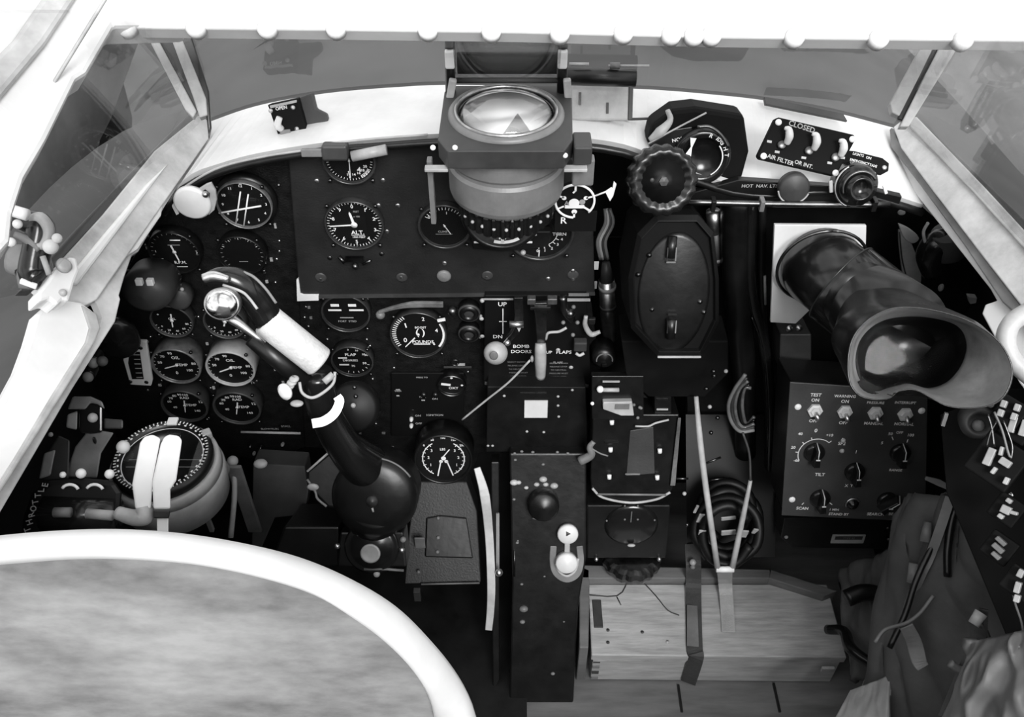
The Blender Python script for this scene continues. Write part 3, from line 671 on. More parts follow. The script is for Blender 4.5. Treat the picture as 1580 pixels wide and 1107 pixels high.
# housing block with a bevel
hw = rl * 1.13
mb = MB().lathe([(rl * 1.13, -.040), (rl * 1.13, -.002), (rl * 1.08, .002), (rl * 1.0, .002), (rl * .98, -.004), (rl * .98, -.04)], seg=64, close=True)
gs.part('lens_housing', mb, 'sight')
oct_ = [(-hw * 1.12, -rl * .95), (-hw * .95, -rl * 1.35), (hw * .95, -rl * 1.35), (hw * 1.1, -rl * .95), (hw * 1.16, rl * .9), (hw * .9, rl * 1.15), (-hw * .9, rl * 1.15), (-hw * 1.1, rl * .9)]
def edge_at(a):
    d = Vector((cos(a), sin(a))); best = None
    for i in range(8):
        p, q_ = Vector(oct_[i]), Vector(oct_[(i + 1) % 8]); e = q_ - p; den = d.x * e.y - d.y * e.x
        if abs(den) < 1e-9: continue
        t = (p.x * e.y - p.y * e.x) / den; u = (p.x * d.y - p.y * d.x) / den
        if t > 0 and -1e-6 <= u <= 1 + 1e-6: best = d * t
    return best
angs = sorted([2 * pi * k / 64 for k in range(64)] + [math.atan2(y, x) % (2 * pi) for x, y in oct_])
bx = MB(); na = len(angs); oo = [edge_at(a) for a in angs]; ii = [Vector((rl * 1.05 * cos(a), rl * 1.05 * sin(a))) for a in angs]
bx.add([(p.x, p.y, z) for z in (-.026, -.003) for L in (oo, ii) for p in L], [f for k in range(na) for k2 in ((k + 1) % na,) for f in ((k, k2, na + k2, na + k), (2 * na + k, 2 * na + k2, 3 * na + k2, 3 * na + k), (k, k2, 2 * na + k2, 2 * na + k), (na + k, na + k2, 3 * na + k2, 3 * na + k))])
gs.part('top_block', bx, 'sightd', bev=.003)
gs.part('side_block', MB().box((hw * 1.26, -rl * .95, -.014), (.020, .034, .022)), 'sightd', bev=.002)
gs.part('lens_ring', MB().lathe([(rl * 1.0, -.003), (rl * 1.0, .0035), (rl * .95, .0035), (rl * .94, -.002)], seg=64, close=True), 'steel')
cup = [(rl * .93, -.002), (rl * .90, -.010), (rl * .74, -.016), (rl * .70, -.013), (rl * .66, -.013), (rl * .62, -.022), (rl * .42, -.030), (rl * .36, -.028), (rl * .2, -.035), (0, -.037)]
gs.part('reflector_cup', MB().lathe(cup, seg=56), 'skywhite')  # white cup imitates the bright reflection inside the lens
gs.part('lens', MB().lathe([(rl * .93, -.002), (rl * .8, .0035), (rl * .55, .008), (rl * .3, .0125), (0, .014)], seg=56), 'lensg')
# body drum below with two ribs, tapering
mb = MB().lathe([(rl * 1.14, -.030), (rl * 1.16, -.038), (rl * 1.16, -.052), (rl * 1.12, -.056), (rl * 1.12, -.060), (rl * 1.17, -.064), (rl * 1.17, -.096), (rl * 1.14, -.102), (rl * 1.0, -.106), (rl * .95, -.112)], seg=96, smooth=False)
gs.part('body', mb, 'sight')
knurl = lambda a: 1 + .035 * (1 if (int(a / (2 * pi) * 64)) % 2 else -1)
gs.part('knurled_ring', MB().lathe([(rl * .92, -.108), (rl * .96, -.112), (rl * .96, -.136), (rl * .9, -.140), (0, -.140)], seg=128, mod=knurl, smooth=False), 'rubber', bev=.0004)
mb = MB()
for k in range(9):
    a = R(-150 + 15 * k); mb.ball((rl * .975 * cos(a), rl * .975 * sin(a), -.124), .0022)
gs.part('index_dots', mb, 'lgrey')
# clamp lugs and pale edges
for x in (-1, 1):
    gs.part('clamp_lug', MB().box((x * hw * 1.15, -rl * 1.22, -.030), (.026, .010, .004)), 'lgrey', bev=.001)
gs.part('bracket_arm', MB().box((-hw * 1.28, -rl * .95, -.07), (.006, .012, .085)), 'sight', bev=.001)
gs.part('bracket_arm', MB().box((hw * 1.30, -rl * .95, -.042), (.024, .014, .034)), 'sight', bev=.002)
for x, y in ((668, 228), (702, 228), (872, 240)):
    p = gs.w(at(x, y, c0.y - rl * 1.32)); gs.part('screw', MB().ball(p, .003), 'cream')
# upright posts holding the reflector
for x0, lab in ((694, 'l'), (868, 'r')):
    b = gs.w(at(x0 + (0), 122, c0.y + rl * .9)); tpt = gs.w(at(x0, 48, c0.y + rl * .9))
    gs.part('post', MB().tube([b + Vector((0, 0, -.02)), tpt], .0062, 12, 0), 'black')
    m0 = gs.w(at(x0, 91, c0.y + rl * .9 - .006)); gs.part('post_clamp', MB().box(m0, (.011, .008, .022)), 'cream', bev=.002)
    gs.part('post_clamp', MB().box(m0 + Vector((0, 0, .022)), (.009, .007, .016)), 'mgrey', bev=.002)
    m1 = gs.w(at(x0 + (2 if x0 < 700 else 8), 140, c0.y + rl * .7)); gs.part('post_foot', MB().box(m1, (.009, .008, .030), Matrix.Rotation(R(12 if x0 < 700 else -6), 3, 'Y')), 'lgrey', bev=.002)
A = gs.w(at(704, 124, c0.y + rl * .9)); B = gs.w(at(862, 124, c0.y + rl * .9))
up1 = Vector((0, -.050, .085))
g = MB().hexa([A, B, B + up1, A + up1], [A + Vector((0, .004, .002)), B + Vector((0, .004, .002)), B + up1 + Vector((0, .004, .002)), A + up1 + Vector((0, .004, .002))])
gs.part('reflector_glass', g, 'refl')
mb = MB().tube([A, B], .0035, 8, 0)
gs.part('reflector_frame', mb, 'sightd')
gs.part('sun_filter', MB().box((A + B) / 2 + Vector((0, .02, .012)), ((B - A).length, .004, .028)), 'black', bev=.002)

# dimmer bar and pale plate on the sill beside the sight
t = T('sill_joint_box', 'scuffed pale metal box on the sill beside the gunsight', 'box', fr(925, 155, 1.09, 30))
t.part('cover', MB().box((0, 0, 0), (.078, .052, .012)), 'lgrey', bev=.003)
t.part('hinge', MB().box((-.026, .002, .007), (.003, .016, .003)), 'black'); t.part('hinge', MB().box((.010, -.010, .007), (.003, .014, .003)), 'dgrey')
t.part('lip', MB().box((.040, 0, .003), (.006, .050, .008)), 'dgrey', bev=.001)
t = T('dimmer_bar', 'black bar with a thin pale rod, mounted level with the gunsight posts', 'bar', fr(925, 118, 1.05))
t.part('bar', MB().tube([(-.04, 0, 0), (.045, -.002, 0)], .011, 14, 0), 'black')
t.part('rod', MB().tube([(.01, .014, .0), (.06, .014, .0)], .0015, 8, 0), 'lgrey'); t.part('collar', MB().tube([(.012, .014, 0), (.024, .014, 0)], .004, 10, 0), 'mgrey')
t.part('rod', MB().tube([(-.038, .016, .0), (-.014, .016, .0)], .0022, 8, 0), 'lgrey')
# switch plate on the sill, left
sp = T('switch_plate', 'small black switch plate with one bent white toggle, standing on the sill', 'switch', fr(444, 192, 1.075, 22, 0, 5))
P_ = sp.pts([(413, 162), (459, 152), (474, 205), (486, 222), (438, 238), (428, 206)])
sp.part('plate', MB().poly([(p.x, p.y) for p in P_], -.02, 0), 'void', bev=.001)
sp.part('plate_edge', MB().poly([(p.x, p.y) for p in sp.pts([(416, 163), (458, 154), (458, 158), (418, 167)])], 0, .001), 'lgrey')
mb = MB()
p = sp.pt(434, 167, .0005); mb.text('OPEN', p.x, p.y, .006, .0006, 5); p = sp.pt(457, 228, .0005); mb.text('TANKS', p.x, p.y, .0065, .0006, 12); p = sp.pt(451, 217, .0005); mb.line(p.x - .004, p.y, p.x + .004, p.y, .004, .0006)
sp.part('lettering', mb, 'cream')
for x, y in ((418, 171), (452, 166), (458, 199)):
    p = sp.pt(x, y); sp.part('screw', MB().lathe([(.003, 0), (.003, .001), (0, .002)], (p.x, p.y, 0), 12), 'alu')
p = sp.pt(434, 199)
sp.part('toggle', MB().tube([p, p + Vector((-.002, .006, .008)), p + Vector((.003, .016, .010))], [.0045, .005, .004], 12), 'white')
sp.part('toggle_base', MB().box(p + Vector((.005, -.004, .002)), (.014, .006, .004)), 'mgrey', bev=.001)
t = T('switch_plate_shadow', 'black curved shadow of the small switch plate, built as a solid piece on the sill', 'bracket', fr(482, 182, 1.09, 25),
      mb=MB().poly([(p.x, p.y) for p in helper(fr(482, 182, 1.09, 25)).pts([(458, 152), (482, 143), (488, 168), (504, 176), (507, 190), (498, 204), (486, 224), (474, 205), (468, 176)])], -.012, 0), m='sightd', bev=.002)  # dark solid in the shape of the switch plate's cast shadow
# ================================================================ TRIM HANDWHEEL AND RUDDER-TRIM QUADRANT
hwm = fr(1022, 279, .96, 26, 4)
hwt = T('trim_handwheel', 'scalloped black hand wheel in front of the trim quadrant', 'wheel', hwm)
rw = (hwt.pt(1077, 279) - hwt.pt(967, 279)).length / 2
sc_ = lambda a: 1 + .03 * cos(a * 18)
hwt.part('rim', MB().lathe([(rw * .55, .004), (rw * .72, .010), (rw * .9, .010), (rw * .97, .002), (rw * .97, -.012), (rw * .85, -.018), (rw * .3, -.02)], seg=128, mod=sc_), 'rubber')
hwt.part('dish', MB().lathe([(rw * .62, .006), (rw * .5, -.002), (rw * .35, -.003), (rw * .28, .004), (0, .005)], seg=48), 'black')
hwt.part('hub_bolt', MB().lathe([(.006, .004), (.006, .009), (0, .010)], seg=6, smooth=False), 'dgrey'); hwt.part('peg', MB().ball((-.014, .002, .003), .004), 'dgrey')
hwt.part('shaft', MB().cyl((0, 0, 0), .012, -.10, -.01), 'black')
qm = fr(1088, 235, 1.03, 12)
qd = T('trim_quadrant', 'black trim quadrant with curved white lettering and a white pointer, behind the hand wheel', 'quadrant', qm)
P_ = qd.pts([(1000, 222), (1006, 196), (1040, 172), (1075, 168), (1150, 180), (1158, 238), (1146, 282), (1120, 300), (1060, 292), (1020, 262)])
qd.part('housing', MB().poly([(p.x, p.y) for p in P_], -.05, -.006), 'void', bev=.006)
cx = qd.pt(1082, 240); rq = (qd.pt(1122, 240) - cx).length
qd.part('drum', MB().lathe([(rq * 1.12, -.01), (rq * 1.12, .006), (rq * 1.0, .010), (rq * .78, .010), (rq * .76, .004), (0, .004)], (cx.x, cx.y, 0), 48), 'blackg')
mb = MB(); mb.arc(rq * .76, .0015, 50, 150, .0108, (cx.x, cx.y))
for i, ch in enumerate('RIGHT'):
    a = R(14 + i * 17); mb.text(ch, cx.x + rq * .9 * sin(a), cx.y + rq * .9 * cos(a), .0075, .0108, -(22 + i * 17))
p = qd.pt(1047, 215); mb.text('NOSE', p.x, p.y, .0068, .001, 14)
p = qd.pt(1110, 214); mb.text('DN', p.x, p.y, .007, .0108, -35)
qd.part('lettering', mb, 'cream')
p0 = qd.pt(1070, 213, .014); p1 = qd.pt(1067, 227, .014); p2 = qd.pt(1060, 244, .014)
qd.part('pointer', MB().line(p0.x, p0.y, p1.x, p1.y, .008, .014, .002).line(p1.x, p1.y, p2.x, p2.y, .002, .014, .010), 'cream')
qd.part('front_plate', MB().poly([(p.x, p.y) for p in qd.pts([(1001, 224), (1040, 200), (1068, 196), (1070, 262), (1030, 262)])], -.004, .0), 'black', bev=.001)
qd.part('edge_rod', MB().tube([qd.pt(x, y, .002) for x, y in ((1000, 222), (1040, 200), (1090, 174))], .0012, 8), 'lgrey')
qd.part('hood_edge', MB().tube([qd.pt(x, y, .012) for x, y in ((1076, 196), (1095, 196), (1112, 208), (1124, 228))], .0022, 8), 'dsteel')
qd.part('cable', MB().tube([qd.pt(x, y, .0) for x, y in ((1030, 170), (1034, 186), (1018, 204), (1002, 216))], [.003, .004, .007, .003], 10), 'lgrey')
qd.part('lug', MB().poly([(p.x, p.y) for p in qd.pts([(1112, 298), (1148, 282), (1146, 296), (1130, 302)])], -.01, 0), 'dsteel', bev=.002)
t = T('pale_knob', 'pale pulley block on the sill behind the trim quadrant', 'block', fr(1047, 180, 1.12), mb=MB().tube([(-.014, 0, 0), (.014, 0, 0)], .012, 16, 0), m='white')
# ================================================================ RIGHT SILL SWITCH PANELS
sw = T('cowl_switch_panel', 'slanting black panel with three white toggles, headed CLOSED', 'switch panel', fr(1247, 226, 1.025, 38))
P_ = sw.pts([(1196, 183), (1202, 181), (1318, 208), (1321, 214), (1292, 268), (1286, 271), (1172, 245), (1169, 240)])
sw.part('plate', MB().poly([(p.x, p.y) for p in P_], -.012, 0), 'void', bev=.0015)
mb = MB()
for s, x, y, z in (('CLOSED', 1237, 196, .0095), ('AIR FILTER', 1204, 247, .0075), ('OR INT.', 1240, 254, .007)):
    p = sw.pt(x, y); mb.text(s, p.x, p.y, z, .0006, -17)
for x, y in ((1199, 234), (1240, 243), (1280, 251), (1300, 243), (1187, 218)):
    p = sw.pt(x, y); mb.line(p.x - .003, p.y, p.x + .003, p.y - .001, .003, .0006)
sw.part('lettering', mb, 'lgrey')
for x, y in ((1201, 189), (1315, 215), (1178, 241), (1289, 267)):
    p = sw.pt(x, y); sw.part('screw', MB().lathe([(.0042, 0), (.0042, .001), (.003, .002), (0, .002)], (p.x, p.y, 0), 14), 'cream')
for x, y in ((1213, 217), (1255, 226), (1296, 236)):
    p = sw.pt(x, y)
    tb = sw.part('toggle_base', MB().lathe([(.006, 0), (.006, .003), (.004, .004), (0, .004)], (p.x - .006, p.y - .006, 0), 16), 'dsteel')
    sw.part('toggle', MB().tube([p + Vector((0, -.004, .003)), p + Vector((.001, .004, .010)), p + Vector((-.001, .012, .012)), p + Vector((-.006, .014, .012))], [.004, .0052, .0045, .002], 12), 'white')
t = T('sill_slot_cover', 'dark narrow strip on the sill above the three-toggle panel', 'strip', fr(1242, 170, 1.16, 45),
      mb=MB().poly([(p.x, p.y) for p in helper(fr(1242, 170, 1.16, 45)).pts([(1178, 150), (1300, 176), (1307, 188), (1180, 162)])], -.004, .003), m='dgrey', bev=.001)
lp = T('label_plate', 'round-ended black label plate beside the three-toggle panel', 'plate', fr(1335, 254, 1.03, 38))
P_ = lp.pts([(1306, 232), (1318, 233), (1362, 244), (1372, 252), (1371, 264), (1360, 270), (1320, 264), (1298, 256)])
lp.part('plate', MB().poly([(p.x, p.y) for p in P_], -.006, 0), 'void', bev=.001)
mb = MB()
for s, x, y in (('LIGHTS', 1324, 239), ('ON', 1340, 244), ('EMERGENCY', 1326, 250), ('TAXI', 1347, 256), ('SWITCH', 1318, 257), ('OFF', 1338, 263)):
    p = lp.pt(x, y); mb.text(s, p.x, p.y, .0046, .0006, -14)
lp.part('lettering', mb, 'cream'); p = lp.pt(1364, 259); lp.part('screw', MB().lathe([(.0036, 0), (.003, .002), (0, .002)], (p.x, p.y, 0), 12), 'alu')
so_ = T('lamp_socket', 'black ribbed swivel socket below the round-ended label plate', 'lamp', fr(1323, 288, .99, 20))
so_.part('body', MB().lathe([(.026, -.03), (.028, -.004), (.024, .004), (.017, .008), (.015, .016), (.012, .016), (.011, .008), (0, .008)], seg=40), 'blackg')
so_.part('rib', tor(MB(), .021, .0018, -110, 60, (0, 0, .008)), 'dsteel'); so_.part('rib', tor(MB(), .028, .0014, 200, 330, (-.002, .002, .004)), 'steel')
so_.part('tab', MB().box((-.034, .0, .0), (.005, .016, .003), 12), 'lgrey', bev=.001); so_.part('tab', MB().box((.036, -.004, .0), (.004, .012, .003), 25), 'cream', bev=.001)
kb = T('panel_knob', 'round dark knob with a pale lower rim on the black band', 'knob', fr(1225, 290, 1.0, 14))
kb.part('body', MB().lathe([(.020, -.008), (.020, .002), (.017, .005), (0, .006)], seg=36), 'dgrey'); kb.part('rim', tor(MB(), .0205, .0012, 110, 260, (0, 0, .002)), 'lgrey')
t = T('band_plate', 'black band below the sill with a row of tiny white letters', 'plate', fr(1200, 298, 1.012))
P_ = t.pts([(1140, 278), (1340, 292), (1392, 304), (1386, 320), (1060, 318), (1060, 300)])
t.part('band', MB().poly([(p.x, p.y) for p in P_], -.01, 0), 'black', bev=.001)
mb = MB(); p = t.pt(1173, 287); mb.text('HOT  NAV. LTS.', p.x, p.y, .007, .0006); t.part('lettering', mb, 'lgrey')
t = T('air_pipe', 'long thin horizontal pipe running under the black band', 'pipe', fr(1215, 315, .99))
t.part('pipe', MB().tube([t.pt(1058, 312, 0), t.pt(1200, 315, 0), t.pt(1372, 316, 0)], .0042, 12), 'dsteel')
for x in (1100, 1175, 1348): p = t.pt(x, 315); t.part('clip', MB().box(p, (.006, .016, .014)), 'black' if x != 1175 else 'mgrey', bev=.001)
# ================================================================ INDICATOR POD
pod = T('radar_indicator', 'tall black oval-faced indicator case with two small catches, centre of the cockpit', 'indicator', fr(1040, 455, .93, 20))
octo = [(1012, 333), (1078, 333), (1102, 360), (1110, 430), (1110, 500), (1084, 551), (1014, 551), (974, 508), (970, 430), (984, 362)]
P_ = pod.pts(octo)
P2 = [(p.x * .90, p.y * .92 + .002) for p in P_]
pod.part('case', MB().poly([(p.x * .99, p.y * .99) for p in P_], -.13, -.004), 'void', bev=.006)
c4 = pod.pts(octo, .0)
mb = MB(); A_ = [Vector((p.x, p.y, -.004)) for p in P_]; B_ = [Vector((x, y, .004)) for x, y in P2]; C_ = [Vector((x * .97, y * .97, -.004)) for x, y in P2]
m_ = len(A_); mb.add(A_ + B_ + C_, [(i, (i + 1) % m_, m_ + (i + 1) % m_, m_ + i) for i in range(m_)] + [(m_ + i, m_ + (i + 1) % m_, 2 * m_ + (i + 1) % m_, 2 * m_ + i) for i in range(m_)])
pod.part('lip', mb, 'dial', bev=.001)
face = pod.part('face_plate', MB().lathe([(.048, -.006), (.048, -.003), (.044, -.001), (0, 0)], seg=48, ell=1.78), 'black')
pod.part('rim_highlight', MB().box(pod.pt(1048, 551, .001), (.060, .003, .004)), 'lgrey', bev=.001)  # pale bar painted in as the highlight on the lower rim
for y, flip in ((388, 1), (500, -1)):
    c = pod.pt(1036, y, .004)
    cb = pod.part('catch', MB().tube([c + Vector((0, .020 * flip, 0)), c + Vector((-.001, -.008 * flip, .003))], .0065, 14, 0), 'black')
    pod.part('spring', MB().box(c + Vector((-.006, -.002, .006)), (.0015, .018, .002)), 'dsteel', parent=cb); pod.part('spring', MB().box(c + Vector((.005, -.002, .006)), (.0015, .018, .002)), 'mgrey', parent=cb)
    pod.part('crossbar', MB().box(c + Vector((0, -.014 * flip, .002)), (.012, .002, .003)), 'mgrey' if flip > 0 else 'black', parent=cb)
for x, y in ((1002, 394), (1080, 466), (1086, 482), (1006, 478), (985, 424)):
    pod.part('screw', MB().lathe([(.0032, -.002), (.0032, .001), (0, .002)], pod.pt(x, y, -.001), 10), 'dsteel')
base = T('indicator_mount', 'black tapering mounting box under the oval-faced indicator', 'box', fr(1045, 585, .99))
P_ = base.pts([(958, 520), (1122, 520), (1122, 570), (1086, 606), (1000, 606), (966, 578)])
base.part('box', MB().poly([(p.x, p.y) for p in P_], -.05, .01), 'void', bev=.002)
base.part('gusset', MB().poly([(p.x, p.y) for p in base.pts([(970, 578), (998, 606), (974, 604)])], .010, .012), 'dsteel')
for x, y in ((1101, 573), (1120, 573), (1102, 580), (1090, 600), (1095, 628)):
    base.part('screw', MB().ball(base.pt(x, y, .012), .0032), 'lgrey' if x > 1110 or y > 620 else 'dsteel')
# cable bundle and pale bottle between flight panel and pod
cb = T('wire_bundle', 'bundle of pale wires bound together beside the flight panel edge', 'cable', fr(935, 350, 1.08))
for i, dx in enumerate((-8, -4, 0, 4)):
    cb.part('wire', MB().tube([cb.pt(938 + dx * .6, 322, -.01), cb.pt(942 + dx, 345, 0), cb.pt(930 + dx, 372, .004), cb.pt(934 + dx, 400, 0)], .0026, 8), ('mgrey', 'lgrey', 'dgrey', 'mgrey')[i])
cb.part('label_tag', MB().box(cb.pt(920, 410, .004), (.007, .015, .002)), 'cream', bev=.0005); cb.part('label_tag', MB().box(cb.pt(918, 440, .004), (.006, .014, .002)), 'lgrey', bev=.0005)
bt = T('oxygen_bottle', 'slim pale bottle with two bands, standing between flight panel and oval indicator', 'bottle', fr(938, 460, 1.09))
a, b = bt.pt(936, 432, 0), bt.pt(940, 522, 0)
bt.part('body', MB().tube([a, b], .0125, 20, 0), 'alu'); bt.part('band', MB().tube([bt.pt(937, 440, 0), bt.pt(937, 446, 0)], .0138, 20, 0), 'lgrey'); bt.part('band', MB().tube([bt.pt(938, 470, 0), bt.pt(938, 474, 0)], .0134, 20, 0), 'dgrey')
bt.part('neck', MB().tube([bt.pt(935, 405, -.004), bt.pt(936, 434, 0)], [.006, .012], 16, 0), 'dgrey')
t = T('bottle_pair', 'short pale pipe end between the oval indicator and the black trunking', 'pipe', fr(1100, 345, 1.06))
t.part('pipe', MB().tube([t.pt(1100, 326, 0), t.pt(1102, 358, 0)], .010, 16, 0), 'alu'); t.part('sleeve', MB().tube([t.pt(1102, 358, 0), t.pt(1108, 405, -.004)], .009, 16, 0), 'dgrey'); t.part('band', MB().tube([t.pt(1107, 396, -.003), t.pt(1108, 400, -.003)], .0105, 16, 0), 'mgrey')
# ================================================================ VIEWING TUBE AND HOOD
wp = plate('mounting_plate', 'bright white square plate behind the black viewing tube', 'plate', [(1195, 347), (1337, 348), (1335, 424), (1300, 430), (1228, 500), (1189, 498)], .985, .006, 'white', 10, bev=.001)
for x, y in ((1217, 506), (1232, 505), (1254, 404)):
    wp.part('bolt', MB().lathe([(.005, -.002), (.005, .004), (0, .006)], wp.pt(x, y, .0), 12), 'alu')
vt = T('viewing_tube', 'fat black tube stepping out of the white square plate', 'tube', fr(1268, 412, .975))
A0 = at(1268, 414, .98); A1 = at(1282, 425, .945); A2 = ad(1345, 475, 1.18); A3 = ad(1385, 508, 1.06)
def lp_(P, rs): return MB().tube([vt.w(p) for p in P], rs, 48, 0)
vt.part('flange', tor(MB(), .060, .0022, 0, 360), 'dsteel')
vt.part('rear_section', lp_([at(1268, 414, .985), at(1270, 414, .97), A1, A2], [.055, .055, .053, .052]), 'blackg')
vt.part('front_section', lp_([A1.lerp(A2, .25), A1.lerp(A2, .27), A2, A3], [.055, .0585, .058, .057]), 'blackg')
mb = MB(); vt.part('collar_edge', lp_([A1.lerp(A2, .245), A1.lerp(A2, .26)], [.0588, .0592]), 'bezeld')
# hood: loft from tube to the face opening
outer = [(1308, 545), (1318, 515), (1344, 489), (1383, 474), (1440, 478), (1500, 497), (1543, 528), (1563, 568), (1556, 604), (1534, 625), (1497, 631), (1462, 628), (1438, 616), (1416, 604), (1400, 602), (1384, 606), (1372, 616), (1342, 617), (1320, 608), (1308, 585)]
hood = T('rubber_viewing_hood', 'large glossy black rubber face hood with its lit inside painted grey, on the end of the viewing tube', 'hood', Matrix.Translation(ad(1430, 545, .95)))
def closed(L, n=96):
    L2 = [Vector((x, y, 0)) for x, y in L]; m = len(L2); P = []
    for i in range(m):
        p0, p1, p2, p3 = L2[i - 1], L2[i], L2[(i + 1) % m], L2[(i + 2) % m]
        for k in range(8):
            t = k / 8; P.append(.5 * ((2 * p1) + (p2 - p0) * t + (2 * p0 - 5 * p1 + 4 * p2 - p3) * t * t + (3 * p1 - p0 - 3 * p2 + p3) * t ** 3))
    s_ = [0]
    for i in range(len(P)): s_.append(s_[-1] + (P[(i + 1) % len(P)] - P[i]).length)
    out = []; k = 0
    for i in range(n):
        q = s_[-1] * i / n
        while s_[k + 1] < q: k += 1
        f = (q - s_[k]) / (s_[k + 1] - s_[k]); a = P[k].lerp(P[(k + 1) % len(P)], f); out.append((a.x, a.y))
    return out
O = closed(outer)
cxm, cym = 1436, 548
def ring3(L, t, k=1.0, dx=0, dy=0, tilt=0): return [hood.w(ad(cxm + (x - cxm) * k + dx, cym + (y - cym) * k + dy, t + tilt * (y - cym) / 1000)) for x, y in L]
ang0 = math.atan2(O[0][1] - cym, O[0][0] - cxm)
# circle at tube end in matching order (same winding as O)
def circ(cx_, cy_, rx, ry): 
    return [(cx_ + rx * cos(math.atan2((y - cym) / 75, (x - cxm) / 128)), cy_ + ry * sin(math.atan2((y - cym) / 75, (x - cxm) / 128))) for x, y in O]
back = closed([(1283, 530), (1288, 505), (1312, 482), (1352, 467), (1400, 468), (1460, 478), (1512, 500), (1540, 540), (1536, 590), (1490, 618), (1420, 612), (1360, 608), (1310, 584), (1296, 560)])
def align(L, ref):
    best = None
    for sgn in (1, -1):
        K = L[::sgn]
        for s0 in range(0, len(K), 2):
            Z = K[s0:] + K[:s0]; e = sum((a[0] - b[0]) ** 2 + (a[1] - b[1]) ** 2 for a, b in zip(Z, ref))
            if best is None or e < best[0]: best = (e, Z)
    return best[1]
back = align(back, O)
def mixr(L1, L2, f): return [(a[0] + (b[0] - a[0]) * f, a[1] + (b[1] - a[1]) * f) for a, b in zip(L1, L2)]
tube_r = circ(1372, 512, 84, 66)
def loft(rings, closeend=False):
    mb = MB(); n = len(rings[0]); vs = [p for r_ in rings for p in r_]; fs = []
    for i in range(len(rings) - 1):
        for k in range(n):
            k2 = (k + 1) % n; fs.append((i * n + k, i * n + k2, (i + 1) * n + k2, (i + 1) * n + k))
    if closeend: fs.append(tuple((len(rings) - 1) * n + k for k in range(n)))
    return mb.add(vs, fs, True)
q3 = lambda L, t: [hood.w(ad(x, y, t)) for x, y in L]
t_f = .90
hood.part('outer_shell', loft([q3(circ(1362, 498, 70, 60), 1.09), q3(tube_r, 1.04), q3(mixr(tube_r, back, .55), 1.00), q3(back, .955), q3(mixr(back, O, .5), .935), q3(O, t_f + .008), ring3(O, t_f, .995), ring3(O, t_f + .001, .975)]), 'rubber')
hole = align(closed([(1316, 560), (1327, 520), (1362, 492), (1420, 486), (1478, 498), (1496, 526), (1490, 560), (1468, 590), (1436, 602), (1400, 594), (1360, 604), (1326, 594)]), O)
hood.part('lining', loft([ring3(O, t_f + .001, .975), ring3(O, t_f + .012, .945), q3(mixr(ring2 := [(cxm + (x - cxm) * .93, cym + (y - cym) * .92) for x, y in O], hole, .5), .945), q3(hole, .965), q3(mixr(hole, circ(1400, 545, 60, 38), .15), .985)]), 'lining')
hood.part('inner_visor', loft([q3(mixr(hole, circ(1400, 545, 60, 38), .14), .983), q3(mixr(hole, circ(1395, 540, 50, 32), .4), 1.02), q3(mixr(hole, circ(1390, 535, 50, 32), .95), 1.06)], True), 'rubber')
hood.part('visor_glass', loft([q3(mixr(hole, circ(1398, 542, 50, 32), .24), 1.0), q3(mixr(hole, circ(1398, 542, 50, 32), .5), .998), q3(mixr(hole, circ(1398, 542, 50, 32), .97), .997)], True), 'visor')
# pale leaf-shaped reflectors & lamp right of the tube
lf = T('wiring_chart_holder', 'pale tapering metal holder hanging beside the black viewing tube', 'holder', fr(1405, 380, 1.06))
lf.part('blade', MB().poly([(p.x, p.y) for p in spline([lf.pt(x, y) for x, y in ((1385, 352), (1386, 380), (1393, 430), (1405, 446), (1416, 448), (1420, 420), (1412, 390), (1398, 360), (1385, 352))], 4)[:-1]], 0, .006), 'lgrey', bev=.002)
lf.part('top_flap', MB().poly([(p.x, p.y) for p in spline([lf.pt(x, y) for x, y in ((1383, 340), (1400, 348), (1415, 362), (1405, 370), (1392, 362), (1383, 340))], 4)[:-1]], .004, .010), 'lgrey', bev=.002)
lf.part('edge_wire', MB().tube([lf.pt(x, y, .006) for x, y in ((1388, 358), (1392, 400), (1402, 440))], .001, 6), 'black')
el = T('elbow_fitting', 'dark curved hose elbow with pale highlights next to the right window rail', 'elbow', fr(1450, 385, 1.03))
el.part('body', MB().tube([el.pt(x, y, .01) for x, y in ((1440, 420), (1436, 395), (1446, 376), (1466, 372))], [.016, .020, .020, .018], 20), 'blackg')
el.part('band', MB().tube([el.pt(1462, 358, .012), el.pt(1464, 392, .012)], .022, 20, 0), 'dgrey', bev=.002)
el.part('clip', MB().tube([el.pt(x, y, .012) for x, y in ((1432, 344), (1425, 358), (1428, 376))], .0022, 8), 'lgrey')
el.part('nut', MB().ball(el.pt(1452, 444, .01), .004, (1, 1.6, 1)), 'lgrey')
t = T('small_lamp', 'little pale wedge-shaped stud on the dark corner under the rail gusset', 'stud', fr(1498, 460, 1.0), mb=MB().poly([(-.008, .006), (.006, .004), (.008, -.006), (0, -.008)], -.004, .005), m='lgrey', bev=.001)
t = T('rail_stud', 'tiny pale stud on the dark panel top, above the pale tapering holder', 'stud', fr(1391, 328, 1.06), mb=MB().ball((0, 0, 0), .0045, (1.2, .8, 1)), m='lgrey')
